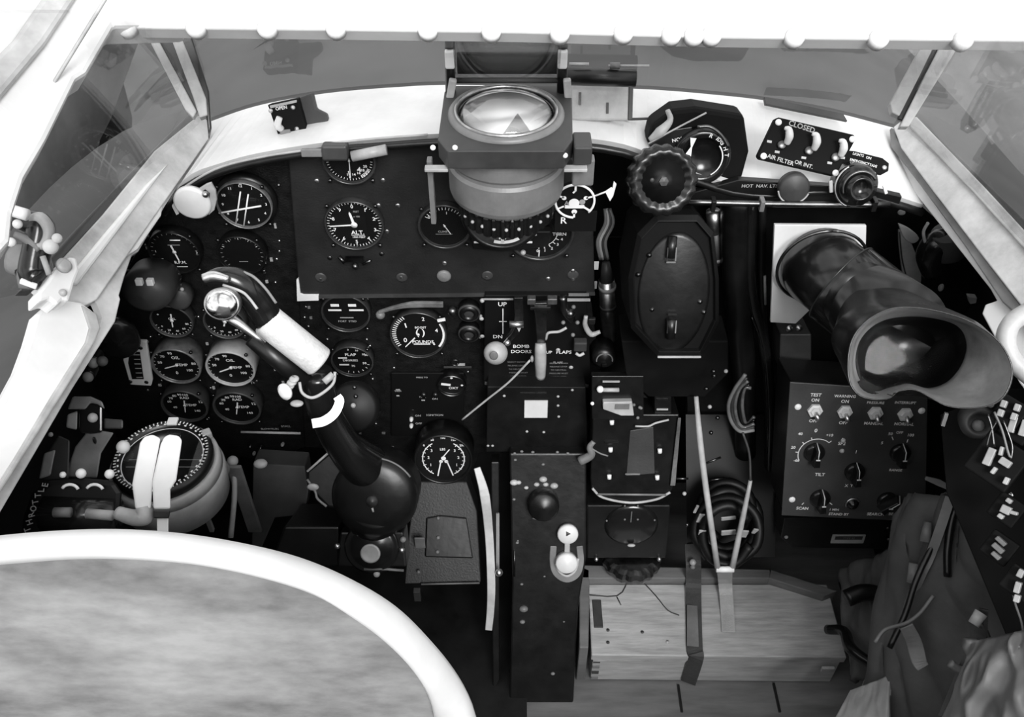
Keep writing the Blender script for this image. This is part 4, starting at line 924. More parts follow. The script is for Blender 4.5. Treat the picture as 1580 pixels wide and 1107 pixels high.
# ================================================================ CONTROL BOX
bxM = fr(1320, 700, .90, 16)
cb = T('radar_control_box', 'dark grey control box with four metal toggles and five pointer knobs', 'control box', bxM)
P_ = cb.pts([(1219, 590), (1432, 604), (1428, 806), (1206, 796)])
cb.part('body', MB().poly([(p.x * .97, p.y * .97) for p in P_], -.085, -.003), 'black', bev=.002)
cb.part('front_panel', MB().poly([(p.x, p.y) for p in P_], -.003, 0), 'boxgrey', bev=.0012)
for x, y in ((1231, 628), (1422, 634), (1222, 771), (1411, 775)):
    p = cb.pt(x, y); cb.part('screw', MB().lathe([(.0052, 0), (.0052, .001), (.004, .0025), (0, .0028)], (p.x, p.y, 0), 18), 'cream')
for x, y in ((1257, 633), (1303, 635), (1350, 637), (1396, 639)):
    p = cb.pt(x, y)
    nb = cb.part('switch_nut', MB().lathe([(.0115, 0), (.0115, .004), (.008, .005), (.007, .007), (0, .007)], (p.x, p.y, 0), 6, smooth=False), 'white')
    cb.part('toggle', MB().tube([p + Vector((0, 0, .006)), p + Vector((.003, -.010, .014))], [.0025, .0042], 12, 0), 'alu', parent=nb)
mb = MB(); mg = MB()
def tx(s, x, y, z, t_=None, m_=None): p = (t_ or cb).pt(x, y, .0005); (m_ or mb).text(s, p.x, p.y, z, .0005, -2)
for a in (('TEST', 1259, 610, .0075), ('ON', 1258, 618, .0075), ('OFF', 1255, 650, .0075), ('WARNING', 1304, 612, .0066), ('ON', 1304, 620, .0075), ('OFF', 1301, 653, .0075), ('PRESSURE', 1351, 622, .006), ('MANUAL', 1348, 654, .0072), ('INTERRUPT', 1397, 622, .0062), ('NORMAL', 1395, 655, .0072),
          ('40', 1235, 670, .0068), ('20', 1224, 691, .0068), ('0', 1259, 665, .009), ('+10', 1280, 672, .0068), ('-60', 1229, 711, .0068), ('TILT', 1265, 733, .008), ('A', 1300, 678, .006), ('SP2', 1299, 685, .008), ('RANGE', 1382, 726, .0062),
          ('50', 1374, 670, .007), ('OFF', 1388, 668, .006), ('100', 1405, 672, .007), ('5', 1361, 684, .007), ('X', 1306, 750, .0075), ('Y', 1314, 750, .0075), ('1', 1321, 698, .008), ('0', 1264, 705 + 45, .001),
          ('SCAN', 1238, 785, .0075), ('1 MIN', 1287, 787, .006), ('STAND BY', 1294, 794, .0068), ('SEARCH', 1351, 794, .0075), ('BEACON', 1385, 794, .0072)): tx(*a)
p = cb.pt(1258, 700, 0); mb.arc(.0265, .0012, -118, 42, .0005, (p.x, p.y))
for a in (-118, -85, -48, -20, 42): mb.line(p.x + .0265 * sin(R(a)), p.y + .0265 * cos(R(a)), p.x + .031 * sin(R(a)), p.y + .031 * cos(R(a)), .0012, .0005)
for x0, y0, x1, y1 in ((1376, 674, 1378, 679), (1401, 678, 1399, 683), (1237, 779, 1240, 776), (1284, 779, 1280, 776)):
    a, b = cb.pt(x0, y0), cb.pt(x1, y1); mb.line(a.x, a.y, b.x, b.y, .0013, .0005)
cb.part('lettering', mb, 'cream')
for x, y in ((1301, 678 + 2), (1299, 696)): p = cb.pt(x, y); cb.part('rivet', MB().ball((p.x, p.y, .0), .0038), 'lgrey')
def pknob(x, y, a, r=.014, tail=.026):
    p = cb.pt(x, y, .0)
    k = cb.part('pointer_knob', MB().lathe([(r * 1.1, .0), (r * 1.1, .006), (r * .9, .008), (0, .008)], (p.x, p.y, 0), 32), 'blackg')
    q = Matrix.Rotation(R(-a), 3, 'Z')
    cb.part('grip', MB().add([q @ v + p for v in [Vector(v_) for v_ in ((-.006, -r * 1.25, .006), (.006, -r * 1.25, .006), (.0035, r * 1.3, .006), (-.0035, r * 1.3, .006), (-.005, -r * 1.15, .022), (.005, -r * 1.15, .022), (.0025, r * .9, .022), (-.0025, r * .9, .022))]], [(0, 1, 2, 3), (4, 5, 6, 7), (0, 1, 5, 4), (1, 2, 6, 5), (2, 3, 7, 6), (3, 0, 4, 7)]), 'blackg', bev=.0012, parent=k)
    a0 = q @ Vector((0, -r * .1, .0225)) + p; a1 = q @ Vector((0, r * 1.0, .0225)) + p; a2 = q @ Vector((0, r * 1.45, .007)) + p
    cb.part('index_line', MB().tube([a0, a1, a2], .0007, 6, 0).box(a0, (.006, .0016, .0012)), 'cream', parent=k)
pknob(1256, 697, -2); pknob(1388, 698, -4); pknob(1318, 727, -6); pknob(1265, 768, -4); pknob(1368, 772, 50)
p = cb.pt(1315, 777, 0)
mm_ = cb.part('push_button', MB().lathe([(.0095, 0), (.0095, .003), (.006, .004), (.006, .008), (0, .009)], (p.x, p.y, 0), 28), 'blackg')
cb.part('button_ring', tor(MB(), .0102, .0016, -120, 60, (p.x, p.y, .002)), 'alu', parent=mm_)
ub = T('lower_unit', 'black box under the control box carrying a framed pale nameplate', 'box', fr(1290, 826, .93, 8))
ub.part('body', MB().poly([(p.x, p.y) for p in ub.pts([(1210, 800), (1368, 800), (1366, 848), (1222, 846), (1204, 830)])], -.06, 0), 'black', bev=.002)
p = ub.pt(1308, 831); ub.part('nameplate', MB().box((p.x, p.y, .0015), (.058, .021, .003)), 'lgrey', bev=.001)
ub.part('name_strip', MB().box((p.x, p.y + .004, .0033), (.048, .008, .001)), 'dgrey'); mb = MB().text('TYPE 52', p.x, p.y + .004, .006, .004); ub.part('lettering', mb, 'mgrey')
for x, y in ((1213, 829), (1370, 815), (1371, 832)): ub.part('bolt', MB().ball(ub.pt(x, y, .0), .0035), 'lgrey' if x < 1300 else 'dsteel')
# black trunking, duct and hoses right of the pod
tr = T('wiring_duct', 'wide black vertical trunk between the oval indicator and the white plate', 'trunk', fr(1150, 500, 1.05))
tr.part('trunk', MB().tube([tr.pt(x, y, .0) for x, y in ((1136, 296), (1136, 400), (1142, 500), (1150, 600), (1150, 700))], [.022, .022, .02, .018, .018], 20), 'black')
tr.part('hose', MB().tube([tr.pt(x, y, .012) for x, y in ((1158, 300), (1158, 440), (1176, 520), (1186, 600), (1186, 720), (1178, 830))], .0085, 12), 'blackg')
tr.part('hose', MB().tube([tr.pt(x, y, .004) for x, y in ((1176, 300), (1176, 480), (1190, 600), (1196, 770))], .006, 12), 'black')
tr.part('clip', MB().tube([tr.pt(1180, 426, .01), tr.pt(1181, 470, .01)], .002, 8, 0), 'lgrey')
tr.part('wire', MB().tube([tr.pt(x, y, .02) for x, y in ((1160, 490), (1172, 520), (1180, 560), (1184, 640), (1184, 700))], .0012, 6), 'dsteel')
hs = T('curled_hose', 'loop of grey ribbed flexible hose beside the black trunk', 'hose', fr(1145, 625, 1.0))
for i, k in enumerate((0, 5, 10, 16, 21)):
    hs.part('coil', MB().tube([hs.pt(x, y, .012 - .001 * k) for x, y in ((1150 + k * .4, 578 + k), (1134 + k * .7, 600), (1124 + k, 625), (1128 + k, 650), (1142 + k * .6, 666 - k * .6), (1164, 664 - k))], .0022 if i % 2 else .003, 10), ('mgrey', 'dgrey', 'bezel', 'black', 'bezel')[i])
bkt = T('grey_wedge_box', 'plain dark grey box top between the white plate and the control box', 'box', fr(1230, 545, 1.03, 10))
bkt.part('body', MB().poly([(p.x, p.y) for p in bkt.pts([(1204, 516), (1252, 516), (1252, 572), (1202, 570)])], -.05, 0), 'dgrey', bev=.002)
# ================================================================ CENTRE LEVER BOX
lv = plate('lever_plate', 'black engraved plate reading BOMB DOORS and FLAPS behind the two levers', 'plate', [(748, 456), (905, 456), (912, 592), (746, 588)], 1.035, .012, 'dial', screws=[(881, 567), (861, 540), (743, 492), (744, 519)], sm='lgrey')
mb = MB()
def tl(s, x, y, z, m_=None): p = lv.pt(x, y, .0006); (m_ or mb).text(s, p.x, p.y, z, .0006)
for a in (('UP', 775, 470, .011), ('DN', 768, 520, .010), ('BOMB', 804, 535, .0095), ('DOORS', 804, 543, .0095), ('FLAPS', 870, 544, .0095), ('UP', 847, 544, .008)): tl(*a)
p, q = lv.pt(776, 476), lv.pt(776, 515); mb.line(p.x, p.y, q.x, q.y, .0014, .0006); p, q = lv.pt(770, 496), lv.pt(782, 496); mb.line(p.x, p.y, q.x, q.y, .0014, .0006)
lv.part('lettering', mb, 'cream')
mg = MB()
for i, s in enumerate(('SELECT DOWN', 'RELEASE LEVER', 'TO NEUTRAL', 'PRESSURE MUST', 'NOT EXCEED')): tl(s, 797 if i < 3 else 800, 559 + i * 5.5, .0042, mg); tl(s, 862, 561 + i * 5.2, .0042, mg)
lv.part('small_lettering', mg, 'mgrey')
mb = MB(); tl('175 M.P.H.', 808, 583, .005, mb); tl('155 M.P.H.', 862, 583, .005, mb); tl('FLAPS', 861, 560, .006, mb); lv.part('speed_lettering', mb, 'lgrey')
lv.part('bottom_strip', MB().poly([(p.x, p.y) for p in lv.pts([(748, 589), (908, 593), (908, 596), (748, 592)])], 0, .003), 'bezel')
lv.part('top_rod', MB().tube([lv.pt(745, 462, .006), lv.pt(792, 462, .006)], .0016, 8, 0).ball(lv.pt(744, 464, .006), .0035), 'lgrey')
lv.part('gate_edge', MB().box(lv.pt(893, 463, .004), (.034, .0025, .004)), 'lgrey'); lv.part('gate_edge', MB().box(lv.pt(893, 455, .004), (.030, .0025, .004)), 'mgrey')
# lever 1
l1 = T('bomb_door_lever', 'lever with a round ivory knob, first in the gate, pulled down to one side', 'lever', fr(785, 500, 1.0))
l1.part('arm', MB().ribbon([l1.pt(800, 458, .0), l1.pt(800, 500, .006), l1.pt(784, 524, .03), l1.pt(774, 538, .036)], [.013, .013, .010, .010], .006, (0, 0, 1), 3), 'dsteel', bev=.001)
l1.part('pivot', MB().tube([l1.pt(786, 501, .008), l1.pt(808, 501, .008)], .0052, 12, 0), 'alu')
kp = l1.part('knob', MB().ball(l1.pt(765, 545, .045), .0175, (1, 1, .95), 28, 18), 'lgrey')
l1.part('recess', MB().lathe([(.006, 0), (.005, .001), (0, .001)], l1.pt(762, 549, .063), 20, ell=1.5), 'mgrey', parent=kp)
l1.part('ferrule', MB().ball(l1.pt(783, 529, .034), .005), 'alu')
l2 = T('flap_lever', 'flat ivory-handled lever beside the round ivory knob', 'lever', fr(834, 520, 1.0))
l2.part('arm', MB().ribbon([l2.pt(834, 466, 0), l2.pt(835, 500, .006), l2.pt(834, 532, .012)], [.020, .016, .012], .007, (0, 0, 1), 3), 'dsteel', bev=.001)
l2.part('handle', MB().tube([l2.pt(834, 530, .014), l2.pt(834, 540, .018), l2.pt(834, 560, .020), l2.pt(834, 582, .016)], [.0078, .0088, .0088, .0075], 16), 'lgrey')
l2.part('fork', MB().box(l2.pt(820, 463, .004), (.012, .010, .010)), 'alu', bev=.001); l2.part('fork', MB().box(l2.pt(852, 463, .004), (.014, .010, .010)), 'alu', bev=.001); l2.part('fork', MB().box(l2.pt(834, 474, .004), (.030, .005, .008)), 'dsteel', bev=.001)
l2.part('button', MB().ball(l2.pt(821, 554, .01), .0042, (.7, 1.5, 1)), 'lgrey')
l3 = T('undercarriage_lever', 'crooked dark lever with a bent pale wire, third in the gate', 'lever', fr(865, 490, 1.01))
l3.part('arm', MB().tube([l3.pt(x, y, .004) for x, y in ((868, 458), (872, 480), (884, 494))], .006, 12), 'dsteel'); l3.part('wire', MB().tube([l3.pt(x, y, .008) for x, y in ((842, 524), (846, 514), (862, 512), (874, 506))], .0022, 8), 'lgrey')
l3.part('knob', MB().ball(l3.pt(880, 484, .008), .007), 'dsteel')
for x, y in ((882, 492), (891, 498), (869, 498), (885, 474), (884, 517)): l3.part('stud', MB().ball(l3.pt(x, y, .0), .0032), 'mgrey')
t = T('hook_bracket', 'pale curved hook bracket at the edge of the lever plate, under the slim bottle', 'bracket', fr(912, 500, 1.03))
t.part('hook', MB().tube([t.pt(x, y, .01) for x, y in ((904, 488), (903, 502), (912, 516), (926, 512))], [.003, .004, .0045, .003], 10), 'lgrey'); t.part('nut', MB().box(t.pt(913, 495, .008), (.011, .010, .006)), 'dsteel', bev=.001)
t = T('small_selector', 'small dark selector block with pale top edge on the lever plate', 'selector', fr(895, 535, 1.02))
t.part('block', MB().box((0, .004, 0), (.020, .018, .014)), 'dgrey', bev=.002); t.part('crescent', MB().tube([(-.006, -.014, 0), (0, -.017, .002), (.007, -.014, 0)], .0025, 8), 'lgrey')
t = T('round_gland', 'black stepped gland fitting between the lever plate and the oval indicator', 'fitting', fr(932, 552, 1.03, 10))
t.part('body', MB().lathe([(.019, -.03), (.019, .0), (.014, .006), (0, .008)], seg=28), 'black'); t.part('ring', tor(MB(), .0125, .0012, -100, 100, (0, 0, .008)), 'mgrey'); t.part('peg', MB().box((.0, -.008, .010), (.008, .004, .004)), 'dsteel')
# braided wire
t = T('braided_wire', 'taut thin braided wire from the flap lever down to the triple pressure dial', 'wire', fr(760, 605, 1.0), mb=MB().tube([helper(fr(760, 605, 1.0)).pt(x, y, h_) for x, y, h_ in ((818, 556, .01), (785, 590, .01), (750, 618, .01), (713, 648, .01))], .0017, 8), m='lgrey')
bx2 = plate('selector_box', 'black box below the lever plate with a bright white square card on it', 'box', [(752, 597), (904, 598), (908, 698), (750, 698)], 1.0, .05, 'black', 6, screws=[(778, 611), (861, 612), (861, 626), (862, 643), (813, 666), (839, 667), (883, 602), (753, 688), (760, 688)], sm='lgrey', sr=.0024)
p = bx2.pt(827, 631); bx2.part('card', MB().box((p.x, p.y, .001), (.0375, .036, .002)), 'white')
mb = MB(); p = bx2.pt(823, 606); mb.text('WARNING LIGHTS', p.x, p.y, .005, .0006); bx2.part('lettering', mb, 'dgrey')
# lower pedestal, sloping back to the floor
pdM = frn(at(835, 760, .93), (0, -.86, .50))
pd = T('control_pedestal', 'tall black pedestal sloping to the floor below the white card', 'pedestal', pdM)
pd.part('body', MB().poly([(p.x, p.y) for p in pd.pts([(786, 700), (905, 700), (905, 860), (892, 940), (884, 1100), (786, 1100), (790, 900)])], -.10, 0), 'black', bev=.003)
pd.part('side_flange', MB().poly([(p.x, p.y) for p in pd.pts([(757, 720), (770, 720), (770, 1060), (760, 1080)])], -.06, -.02), 'black', bev=.002)
for x, y, r_ in ((793, 745, .007), (800, 745, .005), (812, 753, .004), (828, 748, .005), (838, 740, .007), (842, 748, .005), (855, 750, .007), (793, 771, .003), (838, 783, .004), (794, 700, .0028), (805, 697, .003), (822, 698, .003), (860, 698, .0028), (798, 838, .003), (799, 835, .002), (868, 830, .003), (876, 700, .003), (795, 710, .003), (838, 717, .003), (853, 1040, .004), (808, 940, .008), (806, 960, .005), (805, 902, .003), (878, 880, .003), (840, 890, .002), (870, 960, .002)):
    pd.part('stud', MB().ball(pd.pt(x, y, .001), r_ * .8, (1.2, .9, .9)), 'lgrey' if y < 760 and r_ > .0035 else 'mgrey')
pd.part('cap', MB().lathe([(.026, -.01), (.026, .02), (.022, .026), (0, .028)], pd.pt(838, 775, 0), 28), 'black')
pd.part('cap_edge', MB().tube([pd.pt(822, 800, .01), pd.pt(838, 803, .012), pd.pt(852, 799, .01)], .0016, 8), 'mgrey')
pd.part('slot_edge', MB().tube([pd.pt(794, 850, .002), pd.pt(794, 890, .002)], .0015, 6, 0), 'dsteel')
# twin white knob lever with U bracket
tk = T('twin_knob_lever', 'two round white discs joined by a short stem, set in a grey U bracket', 'lever', frn(at(875, 850, .88), (0, -.86, .50)))
tk.part('disc', MB().lathe([(.0175, -.004), (.0175, .003), (.0155, .006), (0, .007)], tk.pt(876, 824, .012), 32), 'white')
tk.part('hub', MB().lathe([(.005, 0), (.005, .001), (0, .0015)], tk.pt(876, 824, .019), 3), 'dgrey')
tk.part('stem', MB().box(tk.pt(875, 847, .008), (.009, .03, .006)), 'lgrey', bev=.001)
tk.part('disc', MB().lathe([(.0185, -.006), (.0185, .005), (.0165, .008), (0, .009)], tk.pt(874, 868, .012), 32), 'white')
tk.part('bracket', MB().ribbon([tk.pt(x, y, .002) for x, y in ((854, 842), (853, 866), (858, 884), (874, 894), (890, 886), (896, 866), (894, 842))], [.011] * 2, .006, (0, 0, 1)), 'mgrey', bev=.001)
tk.part('inner_bracket', MB().tube([tk.pt(x, y, .006) for x, y in ((857, 870), (864, 884), (876, 889), (888, 880), (892, 862))], .0024, 8), 'lgrey')
# white curved lever
cl = T('handbrake_strap', 'long pale curved metal strap running down beside the footwell', 'strap', fr(752, 850, .88))
cl.part('strap', MB().ribbon([cl.w(ad(x, y, t_)) for x, y, t_ in ((736, 722, 1.40), (748, 765, 1.40), (755, 830, 1.42), (758, 900, 1.43), (757, 940, 1.44), (754, 972, 1.45))], [.010, .015, .013, .013, .012, .011], .006, cl.inv.to_3x3() @ (CAM - ad(750, 850, 1.4))), 'lgrey', bev=.001)
cl.part('pivot_bolt', MB().ball(cl.w(ad(770, 884, 1.42)), .006), 'alu'); cl.part('rear_strap', MB().ribbon([cl.w(ad(768, 792, 1.43)), cl.w(ad(768, 880, 1.45))], [.005, .005], .004, cl.inv.to_3x3() @ (CAM - ad(750, 850, 1.4)), 0), 'mgrey')
# brass stirrup-like thing left of hanging unit
# ================================================================ HANGING UNIT UNDER THE POD
hu = T('bomb_fusing_unit', 'black bowl-bottomed unit with paired pale studs, below the indicator mount', 'unit', fr(978, 700, .95, 14))
hu.part('body', MB().poly([(p.x, p.y) for p in spline([hu.pt(x, y) for x, y in ((915, 640), (913, 700), (912, 752), (926, 768), (960, 778), (1000, 777), (1030, 762), (1040, 745), (1048, 640))], 4)], -.07, 0), 'black', bev=.002)
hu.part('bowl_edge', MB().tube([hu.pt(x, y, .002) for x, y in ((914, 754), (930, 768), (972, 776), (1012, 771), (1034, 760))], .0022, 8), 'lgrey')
hu.part('shelf_edge', MB().tube([hu.pt(920, 763, .003), hu.pt(1028, 764, .003)], .0018, 8, 0), 'mgrey')
hu.part('side_rail', MB().hexa([hu.pt(1046, 645, .0), hu.pt(1051, 645, .0), hu.pt(1042, 750, .0), hu.pt(1034, 750, .0)], [hu.pt(1046, 645, .006), hu.pt(1051, 645, .006), hu.pt(1042, 750, .006), hu.pt(1034, 750, .006)]), 'bezel', bev=.001)
hu.part('side_plate', MB().poly([(p.x, p.y) for p in hu.pts([(972, 664), (1008, 658), (1010, 730), (966, 734)])], 0, .002), 'boxgrey', bev=.001)
hu.part('label_dash', MB().box(hu.pt(976, 732, .003), (.024, .0028, .001)), 'mgrey'); hu.part('label_dash', MB().box(hu.pt(944, 683, .002), (.022, .0025, .001)), 'dsteel')
for x, y in ((944, 652), (942, 694), (940, 736), (1018, 696), (1014, 737)):
    hu.part('stud', MB().tube([hu.pt(x, y - 3, .004), hu.pt(x, y + 3, .005)], .0036, 12, 0), 'cream')
hu.part('cross_rod', MB().tube([hu.pt(x, y, .006) for x, y in ((980, 658), (1000, 658), (1012, 653), (1032, 648))], .0017, 8), 'lgrey')
hu.part('bracket', MB().tube([hu.pt(x, y, .0) for x, y in ((895, 712), (912, 702), (910, 690), (916, 682))], [.008, .007, .005, .004], 10), 'mgrey'); hu.part('wire', MB().tube([hu.pt(x, y, .002) for x, y in ((912, 692), (926, 700), (938, 704))], .0015, 6), 'mgrey')
t = T('fuse_box', 'pale wedge-topped terminal block above the bowl-bottomed unit', 'terminal block', fr(955, 628, .96, 14))
t.part('block', MB().poly([(p.x, p.y) for p in t.pts([(930, 619), (975, 618), (978, 640), (958, 640), (930, 630)])], -.01, .004), 'lgrey', bev=.0015)
t.part('window', MB().box(t.pt(960, 628, .005), (.022, .009, .001)), 'mgrey')
t.part('bar', MB().tube([t.pt(927, 602, .004), t.pt(955, 602, .004)], .0035, 10, 0), 'lgrey'); t.part('bar_end', MB().ball(t.pt(926, 601, .004), .0055), 'cream')
t.part('strip', MB().box(t.pt(943, 589, .003), (.026, .0025, .002)), 'lgrey'); t.part('stud', MB().ball(t.pt(914, 623, .003), .003), 'cream')
for x, y in ((978, 625), (984, 645), (989, 630), (987, 629)): t.part('stud', MB().ball(t.pt(x, y, .0), .0026), 'mgrey')
t.part('base', MB().poly([(p.x, p.y) for p in t.pts([(914, 584), (994, 584), (994, 650), (914, 650)])], -.02, -.006), 'black', bev=.001)
t = T('terminal_strip', 'narrow black strip with three pale dashes beneath the indicator mount', 'strip', fr(1023, 630, .975, 14))
t.part('strip', MB().poly([(p.x, p.y) for p in t.pts([(1010, 606), (1036, 606), (1036, 662), (1010, 662)])], -.02, 0), 'black', bev=.001)
for y in (617, 632, 640, 652): t.part('contact', MB().box(t.pt(1022, y, .001), (.018, .003, .001)), 'dsteel' if y == 617 else 'lgrey')
rb = T('junction_box', 'black round-shouldered box with a toothed clear rim, standing behind the wooden crate', 'box', fr(975, 830, .93, 12))
rb.part('body', MB().poly([(p.x, p.y) for p in rb.pts([(905, 780), (1035, 780), (1028, 862), (905, 862)])], -.09, 0), 'black', bev=.003)
rb.part('tower', MB().lathe([(.045, -.06), (.047, 0), (.04, .005), (0, .006)], rb.pt(974, 810, .0), 32), 'blackg')
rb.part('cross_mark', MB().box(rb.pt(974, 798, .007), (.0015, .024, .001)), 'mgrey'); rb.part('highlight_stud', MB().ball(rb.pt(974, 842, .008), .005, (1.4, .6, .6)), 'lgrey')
for x, y in ((964, 802), (984, 802), (964, 781), (984, 781), (936, 804), (1010, 803)): rb.part('stud', MB().ball(rb.pt(x, y, .006), .0018), 'mgrey')
for x, y in ((920, 863), (1017, 863)): rb.part('bolt', MB().ball(rb.pt(x, y, .003), .0042), 'alu')
rb.part('base_ring', MB().lathe([(.052, -.012), (.054, 0), (.050, .010), (.04, .012)], rb.w(atz(974, 858, .14)), 64, rb.inv.to_3x3() @ Matrix.Identity(3), mod=lambda a: 1 + .03 * (1 if int(a / (2 * pi) * 32) % 2 else -1), smooth=False), 'dsteel')
# V shaped pale rod
vr = T('v_shaped_handle', 'tall pale V-shaped rod handle clipped to the webbing on the crate', 'handle', Matrix.Translation(ad(1118, 880, 1.50)))
va = lambda x, y, t: vr.w(ad(x, y, t))
vr.part('rod', MB().tube([va(1074, 612, 1.40), va(1080, 680, 1.42), va(1090, 760, 1.45), va(1107, 876, 1.5)], [.0035, .005, .005, .005], 10, 3), 'lgrey')
vr.part('rod', MB().tube([va(1158, 742, 1.44), va(1146, 800, 1.47), va(1130, 876, 1.5)], [.003, .0045, .005], 10, 3), 'lgrey')
vr.part('crossbar', MB().tube([va(1105, 879, 1.5), va(1132, 879, 1.5)], .0052, 10, 0), 'cream')
vr.part('upper_wire', MB().tube([va(1158, 742, 1.44), va(1156, 700, 1.43), va(1146, 668, 1.42)], .002, 8), 'dgrey')
# tangle of black cables with pale tags
tg = T('cable_coil', 'tangled coil of thick black cable with pale tags behind the V-shaped rod', 'cable', Matrix.Translation(ad(1120, 820, 1.56)))
tv = lambda x, y, t: tg.w(ad(x, y, t))
for i in range(7):
    a0 = random.random() * 6; P = []
    for k in range(7):
        a = a0 + k * .9; P.append(tv(1122 + (38 + 6 * (i % 3)) * cos(a), 790 + (46 + 5 * (i % 2)) * sin(a) + 6 * i, 1.58 - .012 * i + .01 * sin(k)))
    tg.part('cable', MB().tube(P, .0085, 10), 'dial')
for x, y, w, h_, a in ((1081, 800, .010, .022, 8), (1083, 824, .012, .020, 0), (1126, 784, .026, .010, 25), (1124, 800, .024, .008, -10), (1124, 822, .024, .012, -8), (1148, 824, .012, .018, 6), (1165, 820, .009, .012, 12), (1074, 786, .005, .02, 10)):
    tg.part('tag', MB().box(tv(x, y, 1.505), (w, .003, h_), Matrix.Rotation(R(a), 3, 'Y')), 'lgrey', bev=.001)
tg.part('backing', MB().hexa([tv(1058, 640, 1.62), tv(1196, 640, 1.62), tv(1196, 860, 1.64), tv(1060, 862, 1.64)], [tv(1058, 640, 1.64), tv(1196, 640, 1.64), tv(1196, 860, 1.66), tv(1060, 862, 1.66)]), 'dial')
for x0, y0, x1, y1 in ((1090, 715, 1112, 706), (1094, 742, 1118, 738), (1044, 739, 1062, 739)):
    tg.part('wire', MB().tube([tv(x0, y0, 1.49), tv(x1, y1, 1.49)], .0018, 8, 0), 'dsteel')
for x, y in ((1095, 628), (1107, 645), (1097, 668), (1056, 762), (1060, 810)): tg.part('stud', MB().ball(tv(x, y, 1.5), .0035), 'lgrey' if y in (628, 762) else 'dsteel')
# ================================================================ WOODEN CRATE, TRAY AND STRAPS
fz = .100
A = atz(916, 1008, fz); B = atz(1302, 1012, fz); C = atz(1276, 902, fz); D = atz(908, 902, fz)
cr_ = T('wooden_crate', 'flat pale wooden crate with a thin pale lid edge, strapped down on the floor', 'crate', Matrix.Translation(Vector(((A.x + B.x) / 2, A.y, 0))))
w_ = lambda p: cr_.w(p)
def slab(P, z0, z1): return MB().hexa([w_(Vector((p.x, p.y, z0))) for p in P], [w_(Vector((p.x, p.y, z1))) for p in P])
cr_.part('base', slab([A, B, C, D], .003, fz - .022), 'wood', bev=.002)
o_ = .004
cr_.part('lid', slab([A + Vector((-o_, -o_, 0)), B + Vector((o_, -o_, 0)), C, D], fz - .018, fz), 'wood', bev=.002)
cr_.part('lid_edge', MB().box(w_(Vector(((A.x + B.x) / 2, A.y - .002, fz - .020))), ((B - A).length, .006, .004)), 'lgrey')
Lc = (B - A).length
for sx in (-1, 1):
    for k in range(4):
        cr_.part('dovetail', MB().box(w_(Vector(((A.x + B.x) / 2 + sx * (Lc / 2 - .007), A.y - .0006, .012 + .02 * k))), (.012, .003, .008)), 'dgrey' if k % 2 else 'mgrey')
e1, e2 = atz(932, 955, fz), atz(926, 928, fz)
cr_.part('corner_plate', MB().box(w_(atz(922, 948, fz) + Vector((0, 0, .001))), (.016, .055, .003)), 'dgrey', bev=.001, label='dark metal corner plate')
cr_.part('latch', MB().box(w_(atz(1276, 1030, .07) + Vector((0, -.004, 0))), (.022, .006, .012)), 'lgrey', bev=.001)
for x, y in ((938, 973), (938, 992), (991, 976), (1030, 991)): cr_.part('nail', MB().lathe([(.003, 0), (.003, .001), (0, .0015)], w_(atz(x, y, fz)), 10), 'dgrey' if x < 1000 else 'lgrey')
for L in ([(902, 918), (952, 920), (968, 898), (974, 880)], [(986, 892), (1012, 920), (1030, 942), (1048, 950)], [(952, 922), (958, 934)]):
    cr_.part('worn_mark', MB().tube([w_(atz(x, y, fz + .0005)) for x, y in L], .0012, 6, 3), 'dgrey')
cr_.part('worn_patch', MB().poly([(w_(atz(x, y, fz)).x, w_(atz(x, y, fz)).y) for x, y in ((1014, 922), (1026, 934), (1036, 942), (1048, 949), (1034, 946), (1020, 938))], fz, fz + .0006), 'lgrey')
ty = T('wooden_tray', 'grey wooden surround with a slanting corner board behind the crate', 'tray', Matrix.Translation(Vector((cr_.o.matrix_world.translation.x, D.y + .02, 0))))
tw = lambda p: ty.w(p)
def slabt(P, z0, z1): return MB().hexa([tw(Vector((p.x, p.y, z0))) for p in P], [tw(Vector((p.x, p.y, z1))) for p in P])
q = lambda x, y, z=.118: atz(x, y, z)
ty.part('rear_board', slabt([q(896, 893), q(1188, 893), q(1188, 879), q(896, 872)], .0, .118), 'ply', bev=.002)
ty.part('corner_board', slabt([q(1186, 893), q(1272, 920), q(1292, 912), q(1190, 879)], .0, .118), 'ply', bev=.002)
ty.part('side_board', slabt([q(894, 1000), q(908, 1000), q(910, 880), q(894, 872)], .0, .118), 'ply', bev=.002)
# dark strap over the crate
st = T('dark_strap', 'wide dark leather strap running over the wooden crate', 'strap', Matrix.Translation(w_(Vector((0, 0, 0))) * 0 + atz(1070, 950, fz)))
sw_ = lambda p: st.w(p)
P_ = [ad(1068, 840, 1.63), atz(1070, 872, .16), atz(1070, 900, fz + .012), atz(1070, 935, fz + .004), atz(1071, 985, fz + .0035), atz(1072, 1005, fz + .0035)]
P_.append(Vector((P_[-1].x + .001, A.y - .008, fz - .004))); P_.append(Vector((P_[-1].x - .001, A.y - .009, .01)))
st.part('webbing', MB().ribbon([sw_(p) for p in P_], [.026, .028, .028, .026], .003, sw_(CAM) - sw_(atz(1070, 950, fz)), 4), 'strap')
st.part('buckle', MB().ball(sw_(atz(1069, 868, .175)), .006), 'lgrey'); st.part('rivet', MB().ball(sw_(atz(1069, 875, .165)), .0045), 'mgrey')
st.part('wear_pad', MB().ribbon([sw_(atz(1068, 935, fz + .007)), sw_(atz(1069, 998, fz + .0065))], [.018, .020], .002, (0, 0, 1), 0), 'mgrey')
wb = T('webbing_tab', 'short pale webbing tab lying on the crate under the V-shaped rod', 'strap', Matrix.Translation(atz(1121, 930, fz)))
